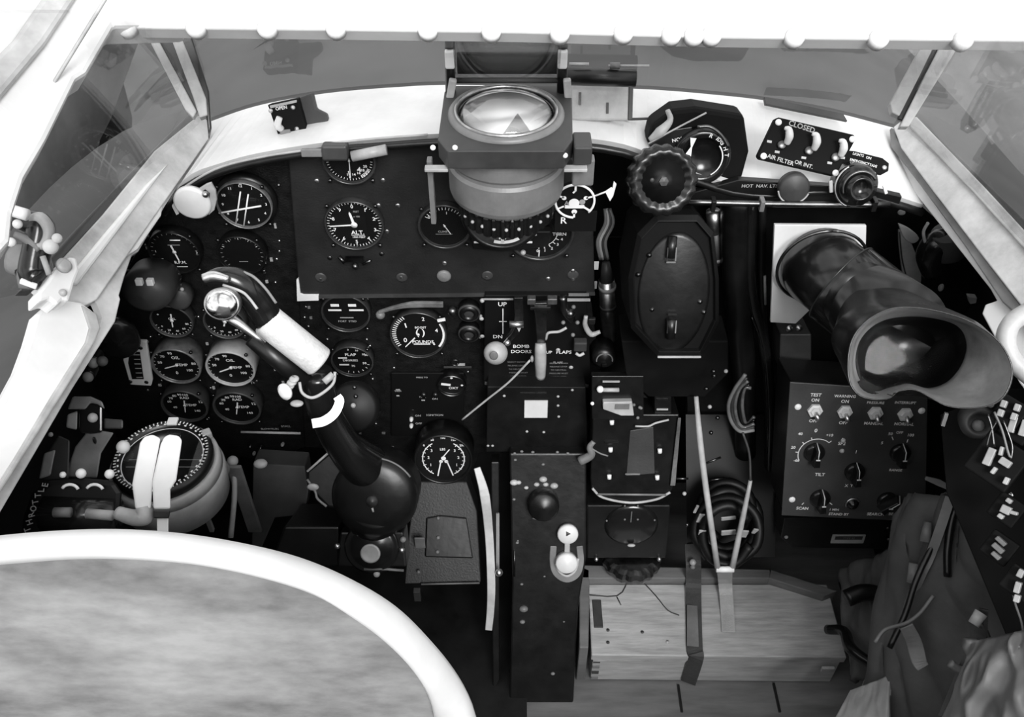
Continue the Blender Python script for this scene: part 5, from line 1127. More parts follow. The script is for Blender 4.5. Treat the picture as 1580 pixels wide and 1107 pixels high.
wb.part('tab', MB().ribbon([wb.w(p) for p in (ad(1118, 880, 1.505), atz(1119, 900, fz + .03), atz(1122, 940, fz + .006), atz(1124, 976, fz + .004))], [.026, .024, .024], .003, wb.w(CAM), 4), 'web', bev=.0008)
# ================================================================ CONTROL COLUMN
cc = T('control_column', 'control column with a white-wrapped grip, chrome dome button and big black drum', 'control column', Matrix.Translation(ad(585, 800, 1.36)))
cv = lambda x, y, t: cc.w(ad(x, y, t)); toc = lambda v: cc.inv.to_3x3() @ v
gp = [cv(412, 504, 1.04), cv(498, 572, 1.07)]
g0, g1 = ad(410, 493, 1.04), ad(494, 560, 1.07)
ax = (g1 - g0).normalized()
cc.part('grip', MB().tube([cc.w(g0), cc.w(g0.lerp(g1, .03)), cc.w(g0.lerp(g1, .97)), cc.w(g1)], [.0175, .0192, .0192, .0175], 36, 0), 'bind', label='white cloth-wrapped grip')
arm = [ad(318, 432, 1.0), ad(345, 428, 1.0), ad(375, 440, 1.01), ad(400, 470, 1.03), ad(414, 496, 1.04)]
cc.part('yoke_arm', MB().tube([cc.w(p) for p in arm], [.008, .012, .017, .0185, .0165], 24), 'blackg')
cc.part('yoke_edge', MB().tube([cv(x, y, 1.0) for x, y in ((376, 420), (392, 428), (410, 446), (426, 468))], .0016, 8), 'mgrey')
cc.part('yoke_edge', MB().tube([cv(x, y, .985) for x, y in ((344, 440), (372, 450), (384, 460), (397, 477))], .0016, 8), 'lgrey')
cc.part('yoke_rim', MB().tube([cv(x, y, .98) for x, y in ((314, 430), (330, 426), (353, 431))], [.0052, .0056, .0035], 12), 'alu')
dm = ad(342, 470, .97); dn = (CAM - dm).normalized(); Mx = frn(dm, dn + Vector((-.25, -.1, -.1))).to_3x3()
db = cc.part('dome_button', MB().lathe([(.0175, -.012), (.0175, .0), (.0165, .003), (.013, .0065), (.007, .009), (0, .0098)], cc.w(dm), 40, Mx, ell=.92), 'chrome')
mb = MB(); mb.lathe([(.0185, -.014), (.0195, -.002), (.0185, .001), (.0172, .001)], cc.w(dm), 40, Mx, ell=.92); cc.part('dome_ring', mb, 'steel')
cc.part('brake_lever', MB().tube([cv(358, 492, 1.0), cv(372, 502, 1.0), cv(408, 530, 1.01)], [.0062, .0050, .0022], 12, 3), 'alu')
cc.part('grip_underarm', MB().tube([cv(390, 520, 1.05), cv(470, 590, 1.08)], .012, 16, 0), 'black')
# spring-loaded catch
cc.part('plunger', MB().tube([cv(456, 582, 1.05), cv(441, 604, 1.05)], .0042, 12, 0), 'bezel')
for k in range(4): tt_ = .15 + k * .24; p0 = cv(456 - 15 * tt_, 582 + 22 * tt_, 1.048); cc.part('plunger_coil', MB().ball(p0, .0058, (1, 1, .5)), 'lgrey')
cc.part('plunger_head', MB().lathe([(.010, 0), (.010, .003), (.005, .006), (0, .006)], cv(441, 604, 1.045), 24, frn(Vector(), (-.5, -.8, .3)).to_3x3()), 'cream')
# neck: collar, ring, band, lower arm
nk = [ad(494, 562, 1.075), ad(508, 582, 1.09), ad(488, 600, 1.09), ad(486, 620, 1.10), ad(505, 650, 1.13), ad(530, 690, 1.2), ad(560, 722, 1.26)]
cc.part('neck', MB().tube([cc.w(ad(488, 575, 1.09)), cc.w(ad(494, 612, 1.11)), cc.w(ad(505, 645, 1.14)), cc.w(ad(532, 690, 1.22)), cc.w(ad(570, 725, 1.29))], [.0195, .021, .020, .024, .034], 32), 'blackg')
rcx = ad(486, 588, 1.065)
cc.part('neck_ring', MB().tube([cv(x, y, 1.055) for x, y in ((462, 590), (466, 606), (480, 614), (496, 608), (514, 592), (517, 574))], .0019, 8), 'lgrey')
cc.part('neck_tab', MB().tube([cv(500, 590, 1.052), cv(514, 578, 1.055)], .0042, 12, 0), 'lgrey')
mb = MB(); P_ = [cv(x, y, 1.075) for x, y in ((482, 654), (500, 650), (516, 638), (524, 620), (520, 612))]
mb.ribbon(P_, [.011, .0115, .011, .010], .003, cc.w(CAM) - P_[2], 5); cc.part('neck_band', mb, 'cream', bev=.0006, label='broad white band')
cc.part('small_bolt', MB().ball(cv(458, 623, 1.08), .005, (1.6, 1, .7)), 'lgrey')
cc.part('upper_cover', MB().lathe([(.036, -.02), (.036, 0), (.030, .006), (0, .008)], cv(545, 630, 1.26), 32, frn(Vector(), (0, -.8, .6)).to_3x3()), 'dial')
for x, y, r_ in ((545, 626, .0035), (549, 612, .003), (547, 598, .003)): cc.part('bolt', MB().ball(cv(x, y, 1.235), r_), 'lgrey' if y > 620 else 'dsteel')
# drum
dc = ad(578, 768, 1.28); dnn = (0, -.88, .48); DM = frn(Vector(), dnn).to_3x3()
rd = .061
cc.part('drum', MB().lathe([(rd, -.05), (rd * 1.0, -.002), (rd * .97, .004), (rd * .82, .010), (rd * .5, .014), (rd * .2, .016), (0, .0165)], cc.w(dc), 56, DM), 'black')
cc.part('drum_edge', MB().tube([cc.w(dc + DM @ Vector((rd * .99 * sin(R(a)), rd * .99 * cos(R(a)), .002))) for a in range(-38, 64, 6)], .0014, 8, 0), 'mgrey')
cc.part('drum_hub', MB().lathe([(.008, 0), (.008, .004), (0, .006)], cc.w(dc + DM @ Vector((-.001, .002, .015))), 20, DM), 'dgrey')
cc.part('drum_pin', MB().tube([cc.w(dc + DM @ Vector((-.001, -.008, .018))), cc.w(dc + DM @ Vector((0, -.014, .017)))], .0016, 8, 0), 'lgrey')
sk = ad(580, 820, 1.34)
cc.part('skirt', MB().tube([cc.w(dc - Vector((0, -.02, .02))), cc.w(ad(578, 806, 1.37)), cc.w(ad(578, 850, 1.42))], [.052, .047, .043], 40), 'black')
fm_ = frn(ad(574, 850, 1.325), (0, -.82, .57)); FM = fm_.to_3x3()
fl = lambda x, y, z: cc.w(ad(574, 850, 1.325) + FM @ Vector((x, y, z)))
mb = MB().hexa([fl(x, y, -.05) for x, y in ((-.052, -.026), (.050, -.026), (.046, .028), (-.046, .028))], [fl(x, y, 0) for x, y in ((-.052, -.026), (.050, -.026), (.046, .028), (-.046, .028))])
cc.part('base_flange', mb, 'black', bev=.003)
cc.part('base_boss', MB().lathe([(.040, -.02), (.040, .002), (.037, .004), (.034, .002), (.030, .006), (0, .008)], fl(0, .006, 0), 40, FM), 'blackg')
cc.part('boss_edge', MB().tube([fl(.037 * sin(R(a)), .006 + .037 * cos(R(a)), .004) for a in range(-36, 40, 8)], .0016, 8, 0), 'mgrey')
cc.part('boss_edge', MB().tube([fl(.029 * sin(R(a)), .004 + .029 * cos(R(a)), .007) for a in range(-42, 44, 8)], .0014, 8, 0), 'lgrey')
cc.part('medallion', MB().lathe([(.0145, 0), (.0145, .002), (.012, .003), (.011, .002), (0, .002)], fl(-.001, -.001, .008), 32, FM), 'lgrey', label='round pale stamped disc')
for x, y in ((-.050, .008), (.044, .002), (.046, .018)): cc.part('base_bolt', MB().ball(fl(x, y, .003), .0045), 'alu' if y < .01 else 'mgrey')
cc.part('base_strip', MB().tube([fl(-.012, -.028, .002), fl(.022, -.028, .002), fl(.046, -.030, .002)], .002, 8, 0), 'mgrey')
cc.part('base_strip', MB().ball(fl(.006, -.036, 0), .005), 'lgrey')
cc.part('base_box', MB().hexa([fl(x, y, -.12) for x, y in ((-.155, -.03), (-.05, -.03), (-.05, .032), (-.13, .032))], [fl(x, y, -.012) for x, y in ((-.155, -.03), (-.05, -.03), (-.05, .032), (-.13, .032))]), 'black', bev=.003)
sidecast = T('column_side_casting', 'dark angular casting with painted edge highlights between column drum and grey footwell panel', 'casting', Matrix.Translation(ad(495, 740, 1.3)))
sv = lambda x, y, t: sidecast.w(ad(x, y, t))
sidecast.part('body', MB().hexa([sv(x, y, 1.28) for x, y in ((474, 728), (512, 696), (560, 700), (560, 790), (506, 783), (474, 750))], [sv(x, y, 1.34) for x, y in ((474, 728), (512, 696), (560, 700), (560, 790), (506, 783), (474, 750))]), 'black', bev=.003)
sidecast.part('edge', MB().tube([sv(474, 728, 1.278), sv(508, 698, 1.278)], .0017, 8, 0), 'lgrey'); sidecast.part('edge', MB().tube([sv(x, y, 1.278) for x, y in ((474, 740), (486, 758), (490, 770), (504, 782))], .0018, 8), 'mgrey')  # pale rods stand in for highlights along the casting's edges
sidecast.part('lug', MB().ball(sv(483, 752, 1.277), .007, (1.2, .6, .9)), 'lgrey')
# ================================================================ COMPASS
cz = .66
cp0 = atz(250, 706, cz)
cm = T('magnetic_compass', 'big round horizontal compass bowl behind the two white throttle levers', 'compass', Matrix.Translation(cp0))
rc = (atz(318, 706, cz) - atz(182, 706, cz)).length / 2
cm.part('bowl', MB().lathe([(rc * 1.22, -.075), (rc * 1.28, -.035), (rc * 1.22, -.020)], seg=64), 'bowl')
cm.part('bowl_top', MB().lathe([(rc * 1.25, -.028), (rc * 1.22, -.012), (rc * 1.12, -.010), (rc * 1.1, -.02)], seg=64), 'bowl')
cm.part('bezel', MB().lathe([(rc * 1.12, -.03), (rc * 1.12, -.002), (rc * 1.06, .004), (rc * .98, .004), (rc * .9, -.004), (rc * .88, -.016), (0, -.016)], seg=72), 'black')
mb = MB(); mb.ticks(72, 0, 355, rc * .98, rc * 1.04, .0016, .0045); mb.arc(rc * .9, .0012, 0, 360, -.002, n=72)
for k in range(36): a = R(10 * k); mb.line(rc * .92 * sin(a), rc * .92 * cos(a), rc * .96 * sin(a), rc * .96 * cos(a), .0032, .0046)
cm.part('graduations', mb, 'cream')
mb = MB(); mb.line(-.008, -rc * .85, -.008, rc * .85, .0011, -.012); mb.line(.008, -rc * .85, .008, rc * .85, .0011, -.012); mb.line(-rc * .85, -.006, rc * .85, -.006, .0011, -.012); mb.line(-rc * .85, .006, rc * .85, .006, .0011, -.012)
cm.part('grid_wires', mb, 'mgrey')
cm.part('lubber_block', MB().box((0, rc * 1.0, .006), (.013, .012, .004)), 'cream', bev=.001)
cm.part('clamp_knob', MB().ball(cm.w(atz(190, 690, cz + .005)), .0085), 'cream'); cm.part('clamp_clip', MB().box(cm.w(atz(319, 670, cz)), (.012, .012, .010), 30), 'lgrey', bev=.002)
cm.part('glass', MB().disc((0, 0), rc * .9, -.003, 64), 'glass')
cm.part('guard_loop', MB().tube([cm.w(ad(x, y, 1.22)) for x, y in ((336, 708), (346, 724), (338, 745), (320, 772), (275, 818))], [.006, .0075, .0055, .004, .003], 10), 'mgrey')
# ================================================================ THROTTLE QUADRANT AND LEVERS
tq = T('throttle_quadrant', 'black rounded throttle box lettered THROTTLE up its curved edge', 'throttle box', Matrix.Translation(ad(125, 780, .98)))
qv = lambda x, y, t: tq.w(ad(x, y, t))
pr = [(30, 862), (36, 800), (50, 760), (76, 742), (130, 738), (176, 742), (188, 760), (184, 812), (120, 830), (60, 840), (40, 880)]
tq.part('housing', MB().hexa([qv(x, y, .985) for x, y in pr], [qv(x, y, 1.09) for x, y in pr]), 'dial', bev=.006)
Qf = helper(frn(ad(90, 790, .983), (CAM - ad(90, 790, .983)).normalized()))
mb = MB(); mb.T = tq.inv @ Qf.M
path = [(43, 818), (46, 806), (49, 795), (52, 785), (55, 775), (59, 765), (64, 757), (70, 749)]
for ch, (x, y), a in zip('THROTTLE', path, (82, 80, 78, 75, 70, 64, 58, 50)):
    p = Qf.pt(x, y); mb.text(ch, p.x, p.y, .0085, .0015, a)
tq.part('lettering', mb, 'mgrey')
for x in (108, 146):
    tq.part('crescent', MB().tube([qv(x + 13 * cos(R(a)), 758 - 10 * sin(R(a)), .975) for a in range(15, 170, 20)], .0017, 8, 0), 'cream')
for x, y, r_ in ((125, 731, .0055), (169, 732, .0052), (97, 733, .0035)): tq.part('stud', MB().ball(qv(x, y, .985), r_), 'cream')
tq.part('shaft', MB().tube([qv(84, 791, .965), qv(109, 791, .965)], .0055, 14, 0), 'mgrey'); tq.part('shaft', MB().tube([qv(134, 793, .96), qv(174, 796, .96)], .0055, 14, 0), 'lgrey')
tq.part('barrel', MB().tube([qv(70, 792, .99), qv(180, 796, .99)], .020, 28, 0), 'blackg')
def lever(label, tops, name='throttle_lever'):
    return T(name, label, 'lever', Matrix.Translation(ad(tops[0], tops[1], .93)), 'throttle levers')
a_ = lever('outer flat white throttle lever, ending in a bent elbow beside the black box', (232, 676))
av = lambda t, x, y, d: t.w(ad(x, y, d))
nrm = (CAM - ad(240, 720, .93)).normalized()
def flat(t, px, d, th=.012):
    return MB().hexa([av(t, x, y, d) for x, y in px], [av(t, x, y, d + th) for x, y in px])
a_.part('blade', flat(a_, [(223, 674), (236, 671), (248, 677), (236, 740), (233, 786), (209, 786), (204, 748), (216, 684)], .925), 'white', bev=.002)
a_.part('elbow', MB().tube([av(a_, 222, 782, .93), av(a_, 224, 797, .93), av(a_, 206, 799, .935), av(a_, 182, 792, .94)], [.008, .009, .0085, .007], 16), 'lgrey')
b_ = lever('inner flat white throttle lever, with a black band near its foot', (268, 672))
b_.part('blade', flat(b_, [(254, 674), (262, 671), (276, 673), (281, 680), (272, 742), (263, 756), (263, 786), (237, 786), (235, 744), (248, 686)], .92), 'white', bev=.002)
b_.part('band', flat(b_, [(237, 788), (263, 788), (261, 800), (237, 800)], .921, .014), 'black', bev=.001); b_.part('foot', flat(b_, [(242, 800), (260, 800), (260, 850), (243, 850)], .925), 'white', bev=.001)
# ================================================================ LEFT SIDE BITS
wl = T('warning_lamp_box', 'smooth dark domed lamp box with two small square white lights', 'lamp box', fr(222, 442, 1.0, 8))
wl.part('dome', MB().lathe([(.036, -.05), (.038, -.012), (.034, .002), (.024, .010), (0, .013)], (0, -.012, 0), 40, ell=.85), 'sightd')
for x in (215, 232): p = wl.pt(x, 435, .012); wl.part('light', MB().box(p, (.0095, .0095, .008)), 'cream', bev=.001)
t = T('ridged_plug', 'dark ridged plug stacked above the upper fuel dial', 'plug', fr(271, 450, 1.04, 10))
t.part('body', MB().lathe([(.020, -.02), (.020, 0), (.016, .004), (0, .005)], (0, -.012, 0), 28), 'dgrey')
for k in range(4): t.part('ridge', MB().box((0, .004 + k * .009, .002), (.026, .003, .004)), 'dgrey', bev=.0008)
t.part('tag', MB().box((.004, .018, .004), (.003, .014, .002), -12), 'mgrey'); t.part('stud', MB().ball((.012, .006, .004), .003), 'lgrey'); t.part('stud', MB().ball((-.016, .028, .004), .003, (1, 1.4, 1)), 'lgrey')
ds = T('brake_disc_knob', 'large dark round knob under the rail gusset beside the white slotted plate', 'knob', fr(182, 524, .96, 0, 20))
ds.part('disc', MB().lathe([(.028, -.012), (.030, 0), (.026, .006), (.012, .007), (.006, .011), (0, .012)], seg=40, ell=1.25), 'blackg')
tr_ = T('trim_indicator', 'white slotted plate with black bars, beside the dark round knob', 'indicator', fr(210, 560, 1.03))
Fp = [(195, 526), (226, 528), (235, 588), (233, 596), (201, 594), (190, 556)]
Hp = [(200, 543), (216, 543), (222, 585), (204, 585), (198, 560)]
tr_.part('plate', MB().poly([(p.x, p.y) for p in tr_.pts(Fp)], -.006, 0), 'white', bev=.001)
tr_.part('slot', MB().poly([(p.x, p.y) for p in tr_.pts(Hp)], 0, .0008), 'dial')
mb = MB()
for k in range(6): p = tr_.pt(213 + k * .9, 547 + k * 7); mb.line(p.x - .007, p.y, p.x + .003, p.y, .0018, .0012)
tr_.part('scale', mb, 'lgrey')
for x, y in ((217, 537), (201, 589), (226, 590)): p = tr_.pt(x, y); tr_.part('screw', MB().lathe([(.0034, 0), (.0034, .001), (0, .0015)], (p.x, p.y, 0), 12), 'black')
for lab, x, y, w in (('pair of small glass bulbs beside the sliding frame edge, upper pair', 148, 560, 1), ('single clear bulb below the pair of bulbs at the frame edge', 140, 582, 0)):
    t = T('indicator_bulb', lab, 'bulb', fr(x, y, .92), 'small glass bulbs')
    t.part('bulb', MB().ball((-.004, 0, 0), .0075, (1, 1.1, 1)), 'lgrey'); t.part('base', MB().cyl((-.004, 0, 0), .009, -.02, -.003), 'black')
    if w: t.part('bulb', MB().ball((.010, .003, 0), .0075), 'mgrey')
t = T('side_bracket', 'grey arched bracket over a black block below the sliding frame', 'bracket', Matrix.Translation(ad(135, 630, 1.1)))
bv = lambda x, y, d: t.w(ad(x, y, d))
def slabv(tt, px, d, th): 
    return MB().hexa([tt.w(ad(x, y, d)) for x, y in px], [tt.w(ad(x, y, d + th)) for x, y in px])
t.part('arch', slabv(t, [(112, 612), (140, 612), (158, 620), (162, 632), (150, 624), (140, 622), (132, 632), (104, 632)], 1.10, .02), 'mgrey', bev=.002)
t.part('block', slabv(t, [(122, 628), (140, 620), (158, 626), (158, 668), (140, 670), (122, 668)], 1.11, .05), 'blackg', bev=.003)
t.part('stud', MB().ball(bv(143, 645, 1.10), .006), 'lgrey'); t.part('spacer', slabv(t, [(104, 640), (120, 634), (119, 664), (102, 660)], 1.12, .02), 'lgrey', bev=.002)
t.part('arm', slabv(t, [(160, 646), (190, 648), (190, 662), (160, 662)], 1.13, .015), 'dgrey', bev=.002)
t = T('side_sheet', 'folded grey metal sheet on the cockpit side, above the throttle box', 'panel', Matrix.Translation(ad(130, 700, 1.1)))
t.part('sheet', slabv(t, [(138, 662), (176, 668), (156, 700), (150, 738), (100, 736), (116, 690)], 1.12, .006), 'mgrey', bev=.002)
t.part('fold', slabv(t, [(90, 672), (108, 680), (106, 740), (64, 742), (70, 706)], 1.10, .006), 'dgrey', bev=.002)
t.part('pale_edge', slabv(t, [(68, 700), (86, 694), (78, 734), (60, 740)], 1.09, .006), 'lgrey', bev=.002); t.part('slit', MB().ball(t.w(ad(146, 680, 1.118)), .003, (.6, 1, 2)), 'black')
for x, y in ((78, 671),): t.part('screw', MB().ball(t.w(ad(x, y, 1.09)), .003), 'lgrey')
# window latch outside the rail
wlt = T('window_catch', 'cluster of black loops and pale ball-ended rods at the edge of the side window', 'catch', Matrix.Translation(ad(50, 370, .92)))
lvv = lambda x, y, d=.92: wlt.w(ad(x, y, d))
wlt.part('loop', MB().tube([lvv(x, y) for x, y in ((46, 338), (62, 336), (74, 350), (74, 366), (64, 380), (50, 376))], [.004, .006, .006, .005, .004, .003], 10), 'lgrey')
wlt.part('black_loop', MB().tube([lvv(x, y, .93) for x, y in ((26, 336), (44, 342), (62, 350), (58, 380), (52, 420), (62, 432))], [.010, .012, .014, .014, .015, .012], 14), 'blackg')
wlt.part('rod', MB().tube([lvv(22, 326, .90), lvv(42, 332, .90)], .006, 12, 0), 'cream'); wlt.part('link', MB().tube([lvv(66, 396, .91), lvv(76, 424, .91)], .003, 8, 0), 'lgrey')
for x, y, r_ in ((78, 381, .0075), (27, 346, .0048), (17, 374, .0048), (88, 368, .005)): wlt.part('ball_end', MB().ball(lvv(x, y, .905), r_), 'white')
wlt.part('arm', MB().tube([lvv(24, 362), lvv(46, 372), lvv(62, 386)], [.004, .005, .004], 10), 'mgrey')
wlt.part('body', MB().tube([lvv(20, 400, .95), lvv(50, 410, .95), lvv(52, 446, .95)], [.016, .020, .014], 14), 'mgrey'); wlt.part('tag', MB().box(lvv(44, 438, .92), (.016, .004, .006), Matrix.Rotation(R(30), 3, 'Y')), 'cream', bev=.001)
wh = T('hinge_casting', 'white cast hinge block at the corner of the sliding window frame', 'hinge', frn(ad(90, 440, .93), nL))
pts_ = [(72, 434), (82, 418), (96, 410), (104, 398), (116, 400), (120, 420), (112, 440), (104, 468), (94, 466), (86, 474), (74, 464), (56, 470), (56, 454)]
wh.part('block', MB().poly([(p.x, p.y) for p in wh.pts(pts_)], -.02, .004), 'white', bev=.003)
wh.part('boss', MB().lathe([(.008, .004), (.008, .008), (.005, .010), (0, .010)], wh.pt(94, 414, 0), 20), 'lgrey'); wh.part('screw', MB().ball(wh.pt(97, 452, .005), .004), 'lgrey')
# ================================================================ FOOTWELL
def sheet(name, label, cat, px, d, th, m, dz=0, parts=()):
    c = px[0]; tt = T(name, label, cat, Matrix.Translation(ad(sum(p[0] for p in px) / len(px), sum(p[1] for p in px) / len(px), d)), None)
    tt.part('panel', MB().hexa([tt.w(ad(x, y, d)) for x, y in px], [tt.w(ad(x, y, d)) + Vector((0, .04, -.01)) for x, y in px]), m, bev=.002); return tt
ft = sheet('rudder_footwell', 'dark grey boxed footwell between the column drum and the pale curved strap', 'footwell', [(640, 744), (720, 744), (736, 790), (742, 900), (624, 902), (630, 830)], 1.62, .04, 'panel')
ft.part('recess', MB().hexa([ft.w(ad(x, y, 1.612)) for x, y in ((658, 800), (680, 796), (720, 800), (730, 862), (656, 860))], [ft.w(ad(x, y, 1.622)) for x, y in ((658, 800), (680, 796), (720, 800), (730, 862), (656, 860))]), 'black', bev=.002)
ft.part('tab', MB().box(ft.w(ad(648, 838, 1.60)), (.018, .003, .03)), 'mgrey', bev=.001)
ft.part('lip', MB().tube([ft.w(ad(650, 902, 1.612)), ft.w(ad(740, 900, 1.612))], .0018, 8, 0), 'mgrey')
for x, y in ((676, 830), (675, 852), (646, 883), (676, 800)): ft.part('bolt', MB().ball(ft.w(ad(x, y, 1.61)), .0035), 'mgrey')
ft.part('post', MB().box(ft.w(ad(644, 918, 1.62)), (.012, .01, .03)), 'dgrey', bev=.001)
f2 = sheet('port_footwell_sheet', 'dull grey sheet panel seen past the compass, behind the column side casting', 'panel', [(390, 715), (470, 720), (476, 760), (470, 795), (424, 800), (402, 850), (388, 850)], 1.5, .02, 'dgrey')
f2.part('upright', MB().box(f2.w(ad(378, 772, 1.36)), (.022, .006, .16)), 'mgrey', bev=.002)
f2.part('rod', MB().tube([f2.w(ad(x, y, 1.32)) for x, y in ((359, 708), (362, 760), (356, 830))], .004, 10), 'lgrey'); f2.part('rod_end', MB().ball(f2.w(ad(359, 712, 1.315)), .008), 'lgrey')
f2.part('bolt', MB().ball(f2.w(ad(402, 716, 1.35)), .008, (1.3, 1, .8)), 'lgrey')
f2.part('brace', MB().box(f2.w(ad(320, 800, 1.3)), (.006, .006, .06)), 'mgrey')
# pale label bar row under the dials
lb = T('label_rail', 'thin pale-edged rail with tiny captions under the radiator dials', 'rail', fr(412, 666, 1.04))
lb.part('rail', MB().tube([lb.pt(372, 667), lb.pt(464, 669)], .0022, 8, 0), 'lgrey')
mb = MB()
for s, x in (('SLOW', 410), ('RUN', 424), ('STALL', 441)): p = lb.pt(x, 663 - (4 if x > 430 else 0), .001); mb.text(s, p.x, p.y, .006, 0)
lb.part('lettering', mb, 'lgrey')
for x, y in ((386, 688), (392, 700), (402, 690), (436, 686), (442, 700), (412, 708), (425, 708), (438, 708), (455, 700), (470, 716)):
    lb.part('stud', MB().ball(lb.pt(x, y, 0), .004, (.8, .6, 1.3)), 'dsteel' if x % 4 else 'mgrey')
# ================================================================ SEAT BACK
se = T('pilot_seat', 'seat back with a bright padded rim and mottled grey leather, nearest the camera', 'seat', Matrix.Translation(ad(330, 980, .62)))
crv = [(-260, 900), (-170, 862), (-70, 842), (0, 834), (100, 826), (200, 824), (300, 832), (400, 850), (480, 872), (550, 906), (610, 946), (655, 992), (690, 1044), (712, 1100), (725, 1160)]
inn = [(-240, 930), (-160, 894), (-70, 874), (0, 866), (100, 858), (200, 858), (300, 866), (400, 886), (480, 912), (540, 944), (595, 982), (640, 1026), (674, 1072), (694, 1120), (704, 1170)]
Ysb = .33
top = spline([at(x, y, Ysb + .028) for x, y in crv], 5); innr = spline([at(x, y, Ysb) for x, y in inn], 5)
Bk = [i_.lerp(t_, .35) for i_, t_ in zip(innr, top)] + [at(704, 1400, Ysb), at(-240, 1400, Ysb)]
se.part('back_cushion', MB().hexa([se.w(p) for p in Bk], [se.w(p + Vector((0, .03, -.03))) for p in Bk]), 'leatherd')
vs = []; n_ = len(top)
sec = []
for p, i_ in zip(top, innr):
    c = (p + i_) / 2; hw_ = (p - i_).length / 2; d1 = (p - i_).normalized(); d2 = Vector((0, -.6, .8)); d2 = (d2 - d1 * d2.dot(d1)).normalized()
    vs += [se.w(c + d1 * hw_ * cos(2 * pi * k / 12) + d2 * hw_ * .75 * sin(2 * pi * k / 12)) for k in range(12)]
fs = [(i * 12 + k, i * 12 + (k + 1) % 12, (i + 1) * 12 + (k + 1) % 12, (i + 1) * 12 + k) for i in range(n_ - 1) for k in range(12)]
mb = MB(); mb.add(vs, fs, True); se.part('rim', mb, 'white', label='bright white padded rim')
# ================================================================ LOWER RIGHT: CANVAS, CUSHIONS, BAG
def nz3(v, s, k=0): return noise.noise(v * s + Vector((k * 7.1, k * 3.3, k)))
def drape(name, label, cat, px, m, amp, seed, group=None, parts=None, nu=40, nv=40):
    """px: 4 corners as (x, y, axial depth)"""
    P = [ad(*p) for p in px]; c = sum(P, Vector()) / 4; tt = T(name, label, cat, Matrix.Translation(c), group)
    def f(u, v):
        p = P[0].lerp(P[1], u).lerp(P[3].lerp(P[2], u), v); n0 = (P[1] - P[0]).cross(P[3] - P[0]).normalized()
        if n0.dot(CAM - p) < 0: n0 = -n0
        e = sin(pi * u) ** .6 * sin(pi * v) ** .6
        w = nz3(Vector((u * 1.0 + v * .5, v * .55, 0)), 4.5, seed); fold = 1 - abs(nz3(Vector((u * 1.6 - v * .35, v * .5 + u * .3, .3)), 4, seed + 3)) * 2.4
        return tt.w(p + n0 * (amp * (e * 1.6 + w * .9 + fold * .5) ))
    tt.part('fabric', MB().grid(f, nu, nv), m, solid=.012); return tt
cvb = drape('canvas_cover', 'big crumpled dark canvas cover filling the corner below the electrical panel', 'cover', [(1408, 765, 1.30), (1506, 770, 1.2), (1640, 1130, 1.14), (1330, 1130, 1.42)], 'canvas', .020, 1)
cvb2 = drape('folded_canvas', 'dark folded canvas bag between the wooden crate and the big crumpled cover', 'bag', [(1300, 880, 1.60), (1420, 830, 1.50), (1430, 1060, 1.42), (1310, 1050, 1.52)], 'canvas', .02, 5)
cvb2.part('hoop', MB().tube([cvb2.w(ad(x, y, t_)) for x, y, t_ in ((1276, 972, 1.53), (1302, 975, 1.50), (1312, 1000, 1.46), (1340, 1022, 1.43), (1376, 1038, 1.40))], [.008, .009, .010, .009, .007], 12), 'blackg')
cvb2.part('mouth', MB().tube([cvb2.w(ad(x, y, 1.47)) for x, y in ((1306, 924), (1330, 915), (1354, 918), (1368, 930))], .014, 12), 'black')
cvb2.part('pipe', MB().tube([cvb2.w(ad(x, y, t_)) for x, y, t_ in ((1345, 1032, 1.44), (1332, 1064, 1.46))], .004, 10, 0), 'lgrey')
mb_ = [(1440, 740, 1.20), (1480, 752, 1.19)]
wb2 = T('hanging_strap', 'long dull grey strap slanting down from a pale bar beside the control box', 'strap', Matrix.Translation(ad(1450, 850, 1.24)))
wv = lambda x, y, t_: wb2.w(ad(x, y, t_))
wb2.part('bar', MB().ribbon([wv(1428, 738, 1.2), wv(1448, 745, 1.2), wv(1470, 756, 1.2)], [.005, .009, .006], .004, (0, -1, .6), 3), 'mgrey', bev=.001)
wb2.part('webbing', MB().ribbon([wv(1466, 768, 1.2), wv(1452, 812, 1.2), wv(1436, 856, 1.21), (wv(1420, 890, 1.22)), wv(1400, 940, 1.26)], [.012] * 2, .003, wb2.w(CAM)), 'mgrey')
wb2.part('cord', MB().tube([wv(x, y, 1.21) for x, y in ((1462, 800), (1430, 860), (1412, 900), (1396, 950), (1372, 1000))], .004, 8), 'black')
wb2.part('cord', MB().tube([wv(x, y, 1.2) for x, y in ((1484, 766), (1470, 800), (1462, 850), (1462, 890))], .005, 8), 'black')
wb2.part('clip', MB().tube([wv(1432, 806, 1.22), wv(1428, 836, 1.22)], [.005, .008], 12, 0), 'mgrey'); wb2.part('clip', MB().tube([wv(1412, 870, 1.25), wv(1408, 900, 1.25)], .008, 12, 0), 'mgrey')
sc1 = drape('seat_cushion', 'plump lighter grey leather cushion in the very corner of the cockpit', 'cushion', [(1500, 990, 1.02), (1640, 960, .95), (1640, 1160, .92), (1440, 1160, 1.04)], 'leatherc', .016, 9)
sc2 = drape('leather_pad', 'pale leather pad corner peeping in beside the canvas bag', 'pad', [(1312, 1066, 1.35), (1374, 1042, 1.32), (1366, 1140, 1.26), (1270, 1140, 1.34)], 'leather', .0015, 11)
sc3 = T('cover_piping', 'pale folded flap seam crossing the crumpled canvas cover', 'flap', Matrix.Translation(ad(1410, 1000, 1.2)))
s3 = lambda x, y, t_=1.2: sc3.w(ad(x, y, t_))
sc3.part('flap', MB().ribbon([s3(1398, 966), s3(1410, 990), s3(1418, 1020), s3(1424, 1030)], [.018, .020, .016], .005, sc3.w(CAM), 4), 'mgrey', bev=.001)
